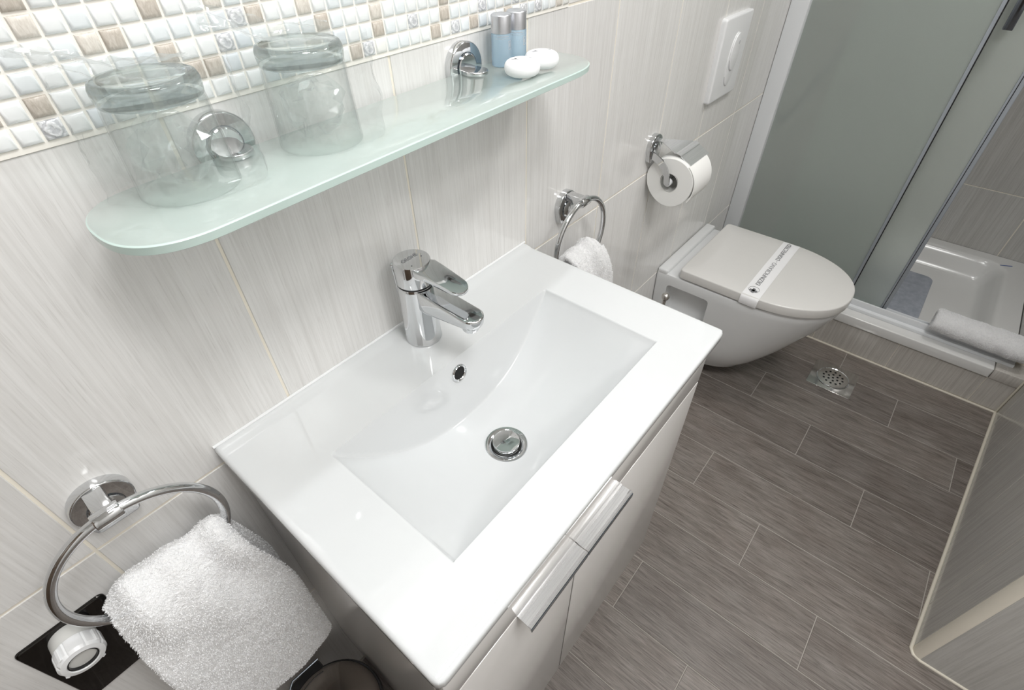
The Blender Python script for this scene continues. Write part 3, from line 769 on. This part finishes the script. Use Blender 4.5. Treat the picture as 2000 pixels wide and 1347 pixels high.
# ------------------------------------------------------------------ pedal bin
PX, PY = -.085, -.130
pb = thing('pedal_bin', 'dark steel pedal bin with domed lid on the floor beside the vanity', 'bin', (PX, PY, 0))
bm = B(); lathe(bm, [(0, 0), (.082, 0), (.085, .004), (.085, .015), (0.083, .016)], (PX, PY, 0), 'z', 48); obj('base_ring', bm, 'black_plastic', pb)
bm = B(); lathe(bm, [(.0825, .015), (.0825, .232), (.080, .233), (.0, .233)], (PX, PY, 0), 'z', 56); obj('body', bm, 'bin_steel', pb)
bm = B(); lathe(bm, [(.0845, .232), (.0855, .236), (.0855, .246), (.0835, .250), (.079, .250)], (PX, PY, 0), 'z', 56); obj('rim', bm, 'black_plastic', pb)
bm = B(); lathe(bm, [(.0815, .248)] + [(.081 * math.cos(a), .250 + .030 * math.sin(a)) for a in [PI / 2 * i / 12 for i in range(13)][:-1]] + [(0, .280)], (PX, PY, 0), 'z', 56); obj('lid', bm, 'bin_steel', pb, smooth=50)
bm = B(); box(bm, PX - .03, PX + .03, PY + .070, PY + .098, .222, .252, .006, 2); obj('hinge', bm, 'black_plastic', pb)
bm = B(); tube(bm, [(PX - .07, PY + .02, .235), (PX - .06, PY + .065, .262), (PX - .02, PY + .090, .272), (PX + .03, PY + .088, .268)], .002, 8); obj('carry_handle', bm, 'dark_chrome', pb)
bm = B(); box(bm, PX - .02, PX + .02, PY - .118, PY - .08, .006, .012, .002); obj('pedal', bm, 'black_plastic', pb)

# ------------------------------------------------------------------ vanity cabinet
CX0, CX1, CY, CZ0, CZ1 = .008, .585, -.380, .163, .776
GX = .2455
vc = thing('vanity_cabinet', 'glossy pale vanity cabinet hung on the wall under the washbasin', 'cabinet', (.297, -.19, CZ0))
for nm, a in (('side_panel', (CX0, CX0 + .016, CY + .020, -.001, CZ0, CZ1)), ('side_panel', (CX1 - .016, CX1, CY + .020, -.001, CZ0, CZ1)), ('bottom_panel', (CX0 + .016, CX1 - .016, CY + .020, -.001, CZ0, CZ0 + .016)), ('back_panel', (CX0 + .016, CX1 - .016, -.006, -.001, CZ0 + .016, .66))):
    bm = B(); box(bm, *a, .0008, 1); obj(nm, bm, 'cabinet_gloss', vc)
bm = B(); box(bm, CX0, CX1, CY, CY + .0185, .7155, CZ1, .0012, 2); obj('top_panel', bm, 'cabinet_gloss', vc)
for nm, xa, xb, ha, hb in (('left', CX0, GX - .0016, .1165, GX - .0165), ('right', GX + .0016, CX1, GX - .0150, .338)):
    bm = B(); box(bm, xa, xb, CY, CY + .0185, CZ0, .7120, .0012, 2); d = obj('door', bm, 'cabinet_gloss', vc)
    bm = B()
    # strip handle: flange over the door edge, sloping blade, lip at the front
    pr = [(CY + .006, .7145), (CY + .0005, .7150), (CY - .0045, .7146), (CY - .0050, .7138), (CY - .0155, .7130), (CY - .0172, .7142), (CY - .0192, .7142), (CY - .0205, .7125), (CY - .0205, .7045), (CY - .0190, .7045), (CY - .0185, .7105), (CY - .0050, .7118), (CY + .006, .7122)]
    loft(bm, [[Vector((x, y, z)) for y, z in pr] for x in (ha, hb)]); obj('handle', bm, 'brushed_aluminium', d, smooth=20)
    bm = B(); box(bm, ha, hb, CY - .0216, CY - .0206, .7030, .7110, .0003, 1); obj('handle_edge', bm, 'dark_chrome', d)
bm = B(); box(bm, GX - .0016, GX + .0016, CY + .0012, CY + .0180, CZ0 + .001, .7115); obj('door_gap_shade', bm, 'black_plastic', vc, smooth=0)  # black strip standing in for the shade inside the door gap
# ------------------------------------------------------------------ washbasin
BW, BD, BZ = .600, .3897, .820
wbz = thing('washbasin', 'white rectangular ceramic washbasin with shallow curved bowl', 'washbasin', (.30, -.19, .776))
bx0, bx1, by0, by1 = .0845, .5135, -.3225, -.1168
def bowl_depth(x, y):
    t = (x - .299) / .2145
    if abs(t) >= 1: return 0.
    D = .1105 * (1 - abs(t) ** 2.25)
    D *= 1 - .06 * sstep((y + .21) / -.11)
    wbk = (by1 - y) * 6.5; wfr = (y - by0) * 7.0
    wsd = (1 - abs(t)) * .2145 * 2.2
    if min(wbk, wfr) <= 0: return 0.
    d = smin(smin(smin(D, wsd, .010), wbk, .012), wfr, .008)
    return max(0., d)
def uneven(a, b, pts, base):
    """sorted samples between a and b, denser around pts"""
    s = {a, b}; n = int(abs(b - a) / base)
    for i in range(n + 1): s.add(a + (b - a) * i / n)
    for q in pts:
        for k in range(-14, 15):
            v = q + k * .0012
            if a < v < b: s.add(v)
    o = sorted(s); r = [o[0]]
    for v in o[1:]:
        if v - r[-1] > .0006: r.append(v)
    r[-1] = o[-1]
    return r
ER = .005
gx = uneven(ER, BW - ER, (bx0 + .004, bx1 - .004), .006); gy = uneven(-BD + ER, 0., (by0 + .006, by1 - .010), .005)
bm = B()
CRN = .010
def corner(x, y, o=0.):
    # round the two front corners in plan
    for sx, cx in ((1, BW - CRN), (-1, CRN)):
        cy = -BD + CRN; dx = (x - cx) * sx; dy = cy - y
        if dx > 0 and dy > 0:
            u, v = min(dx / CRN, 1.3), min(dy / CRN, 1.3)
            return cx + sx * CRN * u * math.sqrt(max(0, 1 - v * v / 2)), cy - CRN * v * math.sqrt(max(0, 1 - u * u / 2))
    return x, y
def top_z(x, y):
    lip = .0028 * sstep((y + .020) / .008)
    return BZ - bowl_depth(x, y) + lip
V = [[bm.verts.new((*corner(x, y), top_z(x, y))) for y in gy] for x in gx]
for i in range(len(gx) - 1):
    for j in range(len(gy) - 1): bm.faces.new((V[i][j], V[i + 1][j], V[i + 1][j + 1], V[i][j + 1]))
loop = [(0, j) for j in range(len(gy) - 1, -1, -1)] + [(i, 0) for i in range(1, len(gx))] + [(len(gx) - 1, j) for j in range(1, len(gy))]
prev = [V[i][j] for i, j in loop]
hx = BW / 2 - ER; hyy = BD - ER
for off, z in ((ER * .38, -.0004), (ER * .71, -.0015), (ER * .92, -.0031), (ER, -.005), (ER, -.0135), (ER * .8, -.0155), (-.004, -.0235), (-.004, -.030), (-.0045, -.0435)):
    cur = []
    for i, j in loop:
        x, y = gx[i], gy[j]
        x2 = .30 + (x - .30) * (hx + off) / hx; y2 = y * (hyy + off) / hyy
        x2, y2 = corner(x2, y2)
        cur.append(bm.verts.new((x2, y2, BZ + z + (.0028 * sstep((y + .020) / .008) if z > -.012 else 0))))
    for k in range(len(loop) - 1): bm.faces.new((prev[k], prev[k + 1], cur[k + 1], cur[k]))
    prev = cur
obj('basin', bm, 'ceramic', wbz, smooth=60)
# waste and overflow
WX, WY = .2905, -.21655; WZ = BZ - bowl_depth(WX, WY)
bm = B(); lathe(bm, [(.0318, -.003), (.0318, .0020), (.0305, .0034), (.0270, .0030), (.0228, .0014), (.0222, .0008), (0, .0008)], (WX, WY, WZ), 'z', 56); wst = obj('waste_flange', bm, 'chrome', wbz, smooth=50)
bm = B(); lathe(bm, [(.0226, .0006), (.0226, .0014), (.0198, .0014), (.0198, .0006)], (WX, WY, WZ), 'z', 40, closed=True); obj('shadow_gap', bm, 'dark_hole', wst)
bm = B(); lathe(bm, [(.0192, .0008), (.0200, .0030), (.0202, .0085), (.0194, .0102), (.010, .0112), (0, .0115)], (WX, WY, WZ), 'z', 48); obj('plug', bm, 'chrome', wst, smooth=50)
OX, OZ = .2985, .7935
ov = AX['-y'] @ Matrix.Rotation(math.radians(-8), 3, 'X')
bm = B(); lathe(bm, [(.0138, -.004), (.0138, .0014), (.0124, .0030), (.0104, .0022), (.0098, .0005)], (OX, by1 - .0045, OZ), ov, 36); of = obj('overflow_ring', bm, 'chrome', wbz, smooth=50)
bm = B(); lathe(bm, [(.0100, .0009), (0, .0009)], (OX, by1 - .0045, OZ), ov, 28); obj('overflow_hole', bm, 'dark_hole', of)
# silicone seam to wall
bm = B(); tube(bm, [(.0, -.0015, BZ + .0035), (BW, -.0015, BZ + .0035)], .002, 6); obj('silicone_seam', bm, 'white_plastic', wbz)

# ------------------------------------------------------------------ faucet
FX, FY = .3045, -.0455
fc = thing('basin_mixer', 'chrome single lever mixer tap on the washbasin', 'tap', (FX, FY, BZ))
lean = Matrix.Identity(3)
bm = B(); lathe(bm, [(0, .0), (.0262, 0), (.0268, .0008), (.0268, .003), (.0262, .004), (.0254, .092), (.0252, .0975), (.0246, .0985), (0, .0985)], (FX, FY, BZ), 'z', 64); obj('body', bm, 'chrome', fc)
def hull(c0, r0, c1, r1, n=24):
    """outline of a tapered stadium from disc c0 to disc c1 (2d)"""
    dx, dy = c1[0] - c0[0], c1[1] - c0[1]; L = math.hypot(dx, dy); th = math.atan2(dy, dx); b = math.acos((r0 - r1) / L); pts = []
    for i in range(n + 1):
        a = th + b + (2 * PI - 2 * b) * i / n; pts.append((c0[0] + r0 * math.cos(a), c0[1] + r0 * math.sin(a)))
    for i in range(n + 1):
        a = th - b + 2 * b * i / n; pts.append((c1[0] + r1 * math.cos(a), c1[1] + r1 * math.sin(a)))
    return pts
# spout: loft of rounded sections along -y, sinking slightly
bm = B(); HW = .0168; YT = -.1215
pl = [(HW * math.cos(math.radians(a)), YT + HW + HW * math.sin(math.radians(a))) for a in range(-180, 1, 9)] + [(HW, -.06), (HW * .98, -.030), (HW * .9, -.010), (-HW * .9, -.010), (-HW * .98, -.030), (-HW, -.06)]
rg = []
for ins, top, h in ((.0052, 0, 0), (.0018, 0, .0022), (.0004, 0, .0060), (0, 1, -.0030), (.0005, 1, -.0012), (.0018, 1, -.0002), (.0034, 1, 0)):
    ring = []
    for u, v in pl:
        k = max(0., -v - .02) / .1
        zt = .0985 - .0045 * k; zb = .0625 + .0155 * min(1., k * 1.15)
        s_ = 1 - ins / HW
        ring.append(Vector((FX + u * s_, FY + (v if v > YT + HW else YT + HW + (v - YT - HW) * s_), BZ + (zt if top else zb) + h)))
    rg.append(ring)
loft(bm, rg); obj('spout', bm, 'chrome', fc, smooth=40)
bm = B(); lathe(bm, [(.0105, .006), (.0110, 0), (.0110, -.006), (.0100, -.0078), (.0085, -.0078), (.0085, -.004), (0, -.004)], (FX, FY - .1025, BZ + .0765), 'z', 32); ae = obj('aerator', bm, 'chrome', fc)
# cartridge gap and lever cap
bm = B(); lathe(bm, [(.0240, .0975), (.0240, .1025)], (FX, FY, BZ), 'z', 48); obj('seam_gap', bm, 'black_plastic', fc)
bm = B(); lathe(bm, [(0, .1012), (.0248, .1012), (.0254, .1020), (.0252, .1335), (.0246, .1348), (0, .1348)], (FX, FY, BZ), 'z', 64); lvh = obj('lever_cap', bm, 'chrome', fc)
hd_ = [(.0244 * math.cos(math.radians(a)), .0244 * math.sin(math.radians(a))) for a in range(-48, 229, 6)]
LW = .0148
pl = hd_ + [(-.0185, -.026), (-.0150, -.040), (-.0115, -.062)] + [(.005 + LW * math.cos(math.radians(a)) * .98, -.078 + LW * math.sin(math.radians(a))) for a in range(180, 361, 9)] + [(.0198, -.055), (.0202, -.036), (.0206, -.024)]
def levfr(u, v, d):
    k = max(0., -v) / .1
    return (FX + u, FY + v, BZ + .1352 + d - .010 * k * k - .004 * k)
bm = B(); cuv = pl
rg = [[Vector(levfr(u * .97, v * .985, -.0060 - .006 * max(0., 1 + v / .06))) for u, v in pl], [Vector(levfr(u, v, -.0045)) for u, v in pl], [Vector(levfr(u, v, -.0012)) for u, v in pl], [Vector(levfr(u * .985, v * .995, -.0002)) for u, v in pl], [Vector(levfr(u * .95, v * .98, 0)) for u, v in pl]]
loft(bm, rg); obj('lever', bm, 'chrome', fc, smooth=35)
text_mesh('maker_mark', 'GROHE', .0080, 'print_grey', lvh, Matrix.Translation((FX, FY + .004, BZ + .1356)) @ Matrix.Rotation(0, 4, 'Z'), align='CENTER')
bm = B(); lathe(bm, [(.0010, 0), (.0010, .0002), (0, .0002)], (FX - .010, FY - .012, BZ + .1352), 'z', 10); obj('red_dot', bm, 'print_grey', lvh)
bm = B(); lathe(bm, [(.0010, 0), (.0010, .0002), (0, .0002)], (FX + .014, FY - .004, BZ + .1352), 'z', 10); obj('blue_dot', bm, 'print_grey', lvh)
bm = B(); tube(bm, [(FX - .004, -.012, BZ), (FX - .008, -.0105, BZ + .113)], .0016, 10); rd = obj('pop_up_rod', bm, 'chrome', fc)
bm = B(); bmesh.ops.create_uvsphere(bm, u_segments=14, v_segments=10, radius=.0036, matrix=Matrix.Translation((FX - .008, -.0105, BZ + .115))); obj('rod_knob', bm, 'chrome', rd)

# ------------------------------------------------------------------ glass shelf
SZ = 1.142; ST = .008
sh = thing('glass_shelf', 'frosted green glass wall shelf with rounded ends above the washbasin', 'shelf', (.312, -.0725, SZ - ST))
SR = math.radians(1.9)
def shpt(u, v): return (.312 + u * math.cos(SR) - v * math.sin(SR), -.0725 + u * math.sin(SR) + v * math.cos(SR))
def shelf_outline(n=44):
    hl, hd = .306, .0605; pts = []
    for sx, a0 in ((1, -90), (-1, 90)):
        for i in range(n + 1):
            a = math.radians(a0 + 180 * i / n); ca, sa = math.cos(a), math.sin(a)
            e = 2 / 2.5; rx = .070 if sa < 0 else .055
            u = abs(ca) ** e * rx; v = math.copysign(abs(sa) ** e, sa) * hd
            if sx > 0: pts.append((hl - rx + u if True else 0, v))
            else: pts.append((-(hl - rx) - u, v))
    return pts
def shelf_poly():
    out = []
    for u, v in shelf_outline():
        q = (u, v)
        if not out or math.hypot(q[0] - out[-1][0], q[1] - out[-1][1]) > .0008: out.append(q)
    return out
bm = B(); so = shelf_poly()
def shring(k, z): return [Vector((*shpt(u * (1 - k / .306), v * (1 - k / .0605)), z)) for u, v in so]
vr = loft(bm, [shring(.0012, SZ - ST), shring(0, SZ - ST + .001), shring(0, SZ - .001), shring(.0012, SZ)])
for f in bm.faces:
    f.material_index = 0 if len(f.verts) > 4 else 1
obj('glass_panel', bm, ['shelf_glass', 'shelf_edge'], sh, smooth=40)
for bxx in (.144, .468):
    zc = 1.147
    bm = B(); plate(bm, arch(), 0, .011, wallfr(bxx, zc), .002); m = obj('bracket', bm, 'chrome', sh)
    bm = B(); lathe(bm, [(.0160, .0108), (.0160, .0128), (.0148, .0138), (0, .0138)], (bxx, 0, zc), '-y', 28); obj('cover_disc', bm, 'chrome', m)
    bm = B(); lathe(bm, [(.0166, .0106), (.0174, .0116), (.0166, .0116)], (bxx, 0, zc), '-y', 28, closed=True); obj('seam_ring', bm, 'dark_chrome', m)
    for zz in (SZ + .0001, SZ - ST - .0045):
        bm = B(); plate(bm, hull((0, -.010), .013, (0, -.026), .0158), 0, .0044, lambda u, v, d: (bxx + u, v, zz + d), .001); obj('clip', bm, 'chrome', m)

# ------------------------------------------------------------------ things on the shelf
def tumbler(label, x, y, ro=.0386, rt=.0362, h=.0840):
    t = thing('drinking_glass', label, 'glass', (x, y, SZ), 'wrapped drinking glasses')
    w = .0014; z0 = SZ + .0003
    bm = B(); prof = [(ro, .0006), (ro - .0004, 0), (ro - w, .0002), (ro - w - .0001, .001), (rt - w + .0004, h - .020), (rt - w - .002, h - .0165), (rt * .75, h - .0140), (0, h - .0135),
                      ][:8]
    outer = [(0, h - .0022), (rt * .55, h - .0018), (rt * .78, h - .0004), (rt - .0035, h), (rt - .0010, h - .0012), (rt + .0004, h - .0045), (rt + .0006, h - .0080), (rt + .0001, h - .0125), (rt - .0004, h - .0155), (rt + .0002, h - .022)]
    lathe(bm, prof + outer + [(ro - .0006, .012)], (x, y, z0), 'z', 72, closed=False)
    # close the wall between the last and the first profile points
    bm.verts.ensure_lookup_table()
    n = 72; last = bm.verts[-n:]; first = bm.verts[:n]
    for i in range(n): bm.faces.new((last[i], last[(i + 1) % n], first[(i + 1) % n], first[i]))
    bmesh.ops.remove_doubles(bm, verts=[v for v in bm.verts if abs(v.co.x - x) < 1e-7 and abs(v.co.y - y) < 1e-7], dist=1e-9)
    for f in bm.faces: f.material_index = 1 if f.calc_center_median().z > SZ + h - .0165 else 0
    obj('tumbler', bm, ['clear_glass', 'thick_glass'], t, smooth=50)
    return t
def wrapper(label, x, y, seed, flap_dir, h=.086):
    """thin clear bag: wrinkled sleeve, crumpled inside and a twisted flap at the top"""
    t = thing('film_wrapper', label, 'plastic wrap', (x, y, SZ), 'clear film wrappers')
    rnd = random.Random(seed); S = Vector((seed * 1.7, seed * .9, 0))
    bm = B(); n = 90; m = 34; rows = []
    fd = Vector((flap_dir[0], flap_dir[1], 0)).normalized()
    for i in range(m + 1):
        k = i / m; z = .0012 + h * k * 1.0
        row = []
        for j in range(n):
            a = 2 * PI * j / n; d = Vector((math.cos(a), math.sin(a), 0))
            al = abs(d.dot(fd))
            base = .0405 - .0015 * k + (.019 * al ** 7) * (1 - .25 * k) + .003 * k
            wr = noise.noise(Vector((d.x * 3.2, d.y * 3.2, k * 4)) + S) * .0050 + abs(noise.noise(Vector((d.x * 6, d.y * 6, k * 5)) + S)) * .0050
            r = max(.0395, base + abs(wr))
            p = Vector((x, y, SZ)) + d * r + Vector((0, 0, z + noise.noise(d * 4 + S) * .004 * k)); row.append(bm.verts.new(p))
        rows.append(row)
    for a, b in zip(rows, rows[1:]):
        for j in range(n): bm.faces.new((a[j], a[(j + 1) % n], b[(j + 1) % n], b[j]))
    obj('sleeve', bm, 'film', t, smooth=30)
    # flap folded over the base of the glass and sticking out to the side
    bm = B(); q = Vector((-fd.y, fd.x, 0)); G = []
    for i in range(30):
        k = i / 29; row = []
        for j in range(22):
            v = -1 + 2 * j / 21
            wdt = .040 * (1 - .55 * k) * (1 - .3 * sstep((k - .7) / .3))
            p = Vector((x, y, SZ)) - fd * .030 + fd * (.100 * k) + q * v * wdt
            lift = .0905 + .003 * math.sin(3 * v + seed) + .012 * sstep((k - .45) / .5) + .010 * (v * v) * (k - .3)
            p.z += lift + noise.noise(Vector((k * 6, v * 4, seed))) * .005 + noise.noise(Vector((k * 14, v * 9, seed))) * .0018
            row.append(bm.verts.new(p))
        G.append(row)
    for a, b in zip(G, G[1:]):
        for j in range(21): bm.faces.new((a[j], a[j + 1], b[j + 1], b[j]))
    obj('flap', bm, 'film_fold', t, smooth=30)
    # film pushed up inside the glass
    bm = B(); bmesh.ops.create_icosphere(bm, subdivisions=3, radius=1)
    for v in bm.verts:
        d = v.co.normalized(); r = .026 + .018 * noise.noise(d * 3.4 + S) + .007 * noise.ridged_multi_fractal(d * 3 + S, 1, 2, 3, 1, 2) - .007
        r = min(r, .0325); v.co = Vector((x + d.x * r, y + d.y * r, SZ + .032 + d.z * min(r, .0285)))
    obj('crumpled_end', bm, 'film_crumpled', t, smooth=20)
    return t
G1 = (.0882, -.0575); G2 = (.2140, -.0600)
tumbler('upturned drinking glass nearest the left end of the glass shelf', *G1)
tumbler('upturned drinking glass on the shelf, second from the left end', *G2)
wrapper('clear crinkled film around the glass at the left shelf end', *G1, 1.3, (-.80, .45))
wrapper('clear crinkled film around the second glass on the shelf', *G2, 4.1, (-.80, .45))
def bottle(label, x, y):
    t = thing('toiletry_bottle', label, 'bottle', (x, y, SZ), 'small toiletry bottles')
    r = .0132
    bm = B(); lathe(bm, [(0, .0004), (r - .0012, .0004), (r, .0016), (r, .0372), (r - .0008, .0385), (0, .0385)], (x, y, SZ), 'z', 40); b = obj('bottle_body', bm, 'gel', t, smooth=40)
    bm = B(); lathe(bm, [(0, .0384), (r - .0002, .0384), (r - .0002, .0568), (r - .0010, .0582), (r - .0022, .0588), (0, .0590)], (x, y, SZ), 'z', 40); obj('cap', bm, 'silver_cap', t, smooth=40)
    bm = B()
    th = math.atan2(-.52 - y, -.05 - x)
    def arcband(a0, a1, z0, z1):
        va = [[bm.verts.new((x + (r + .00008) * math.cos(a), y + (r + .00008) * math.sin(a), SZ + z)) for z in (z0, z1)] for a in [a0 + (a1 - a0) * i / 6 for i in range(7)]]
        for p, q in zip(va, va[1:]): bm.faces.new((p[0], q[0], q[1], p[1]))
    arcband(th - .45, th + .75, .0352, .0358); arcband(th - .6, th + .9, .0330, .0333)
    for a0, a1, z0, z1 in ((th + .75, th + .80, .021, .030), (th + 1.05, th + 1.10, .021, .030), (th + .75, th + 1.10, .0205, .0211), (th + .75, th + 1.10, .0297, .0303), (th + .88, th + .96, .0235, .0275)): arcband(a0, a1, z0, z1)
    obj('label_print', bm, 'soft_grey', b, smooth=30)
    return t
bottle('small blue gel bottle with silver cap, nearer the shelf bracket', .516, -.0285)
bottle('small blue gel bottle with silver cap, behind the wrapped soaps', .5455, -.0290)
def soap(label, x, y, seed):
    t = thing('wrapped_soap', label, 'soap', (x, y, SZ), 'wrapped guest soaps')
    bm = B(); a_, h_ = .0223, .0192; prof = []
    for i in range(25):
        a = -PI / 2 + PI * i / 24; prof.append((a_ * max(0., math.cos(a)) ** .42 if 0 < i < 24 else 0, h_ / 2 + .0003 + h_ / 2 * math.copysign(abs(math.sin(a)) ** .95, math.sin(a))))
    lathe(bm, prof, (x, y, SZ), 'z', 72, fn=lambda a, h: .00022 * math.sin(31 * a + 2 * math.sin(3 * a + seed)) * (1 if .002 < h < .0175 else .3))
    s = obj('soap_bar', bm, 'paper_white', t, smooth=50)
    bm = B(); z = SZ + h_ + .0002
    for dx, dy, w, d in ((-.008, .006, .0035, .0018), (.010, -.004, .0022, .0012), (-.006, .004, .0012, .003)): box(bm, x + dx - w, x + dx + w, y + dy - d, y + dy + d, z - .0007, z + .0001)
    obj('printed_mark', bm, 'soft_grey', s)
    return t
soap('round white wrapped soap in front, nearer the blue bottles', .496, -.0791, 1)
soap('round white wrapped soap behind, nearer the right shelf end', .5405, -.0755, 2)

# ------------------------------------------------------------------ rolled towel on the kerb
bm = B(); n = 84; m = 150; rows = []; L = .262; r0 = .0405; pa = Vector((1.854, -.748, .187 + .034)); pd = Vector((-.002, -1, -.010)).normalized()
uu = Vector((1, 0, 0)); vv = Vector((0, 0, 1))
for i in range(m + 1):
    k = i / m; e = min(k, 1 - k) * L
    endr = min(1., max(0., e / .010)) ** .5
    row = []
    for j in range(n):
        a = 2 * PI * j / n
        r = r0 * (.80 + .20 * endr) * (1 + .05 * math.sin(2 * a + 1) + .05 * (k - .5))
        p = pa + pd * (k * L) + uu * r * 1.08 * math.cos(a) + vv * r * .84 * math.sin(a)
        p += (uu * math.cos(a) + vv * math.sin(a)) * (fuzz(p, 1.5) + .0022 * noise.noise(p * 38))
        row.append(bm.verts.new(p))
    rows.append(row)
for a, b in zip(rows, rows[1:]):
    for j in range(n): bm.faces.new((a[j], a[(j + 1) % n], b[(j + 1) % n], b[j]))
for S, sg in ((rows[0], 1), (rows[-1], -1)):
    last = S; c = sum((v.co for v in S), Vector()) / n
    for kk, dep in ((.80, .002), (.72, .006), (.55, .003), (.45, .007), (.25, .004), (.12, .006)):
        cur = [bm.verts.new(c + (v.co - c) * kk + pd * dep * sg) for v in S]
        for j in range(n): bm.faces.new((last[j], last[(j + 1) % n], cur[(j + 1) % n], cur[j]))
        last = cur
    bm.faces.new(last)
rt = tag(obj('rolled_towel', bm, 'terry', None, (1.85, -.88, .187), 80), 'rolled white terry towel lying on the shower sill', 'towel')
pile(rt, 30000, 3.1, .003)

# ------------------------------------------------------------------ lamps out of the frame
for nm, x, y, s in (('round white ceiling lamp above the washbasin side of the room', .12, -.86, .22), ('small round white fill lamp added above the toilet side', 1.35, -.74, .16), ('round white fill lamp added at the front of the room', .50, -1.40, .23)):  # the last two are bodies for the added fill lights
    t = thing('ceiling_lamp', nm, 'lamp', (x, y, CEIL))
    bm = B(); lathe(bm, [(s, 0), (s, -.02), (s - .01, -.022), (s - .012, -.01), (0, -.01)], (x, y, CEIL), 'z', 48); obj('lamp_body', bm, 'lamp_diffuser', t)

t = thing('mirror_lamp', 'slim white bar lamp fixed high on the wall above the mosaic', 'lamp', (.15, 0, 2.03))
bm = B(); box(bm, -.27, .27, -.035, .035, .002, .022, .004, 2, Matrix.Translation((.15, -.16, 2.022)) @ Matrix.Rotation(math.radians(-22), 4, 'X')); obj('lamp_housing', bm, 'lamp_diffuser', t)
bm = B(); box(bm, .10, .20, -.16, -.001, 2.035, 2.048, .002); obj('lamp_arm', bm, 'chrome', t)
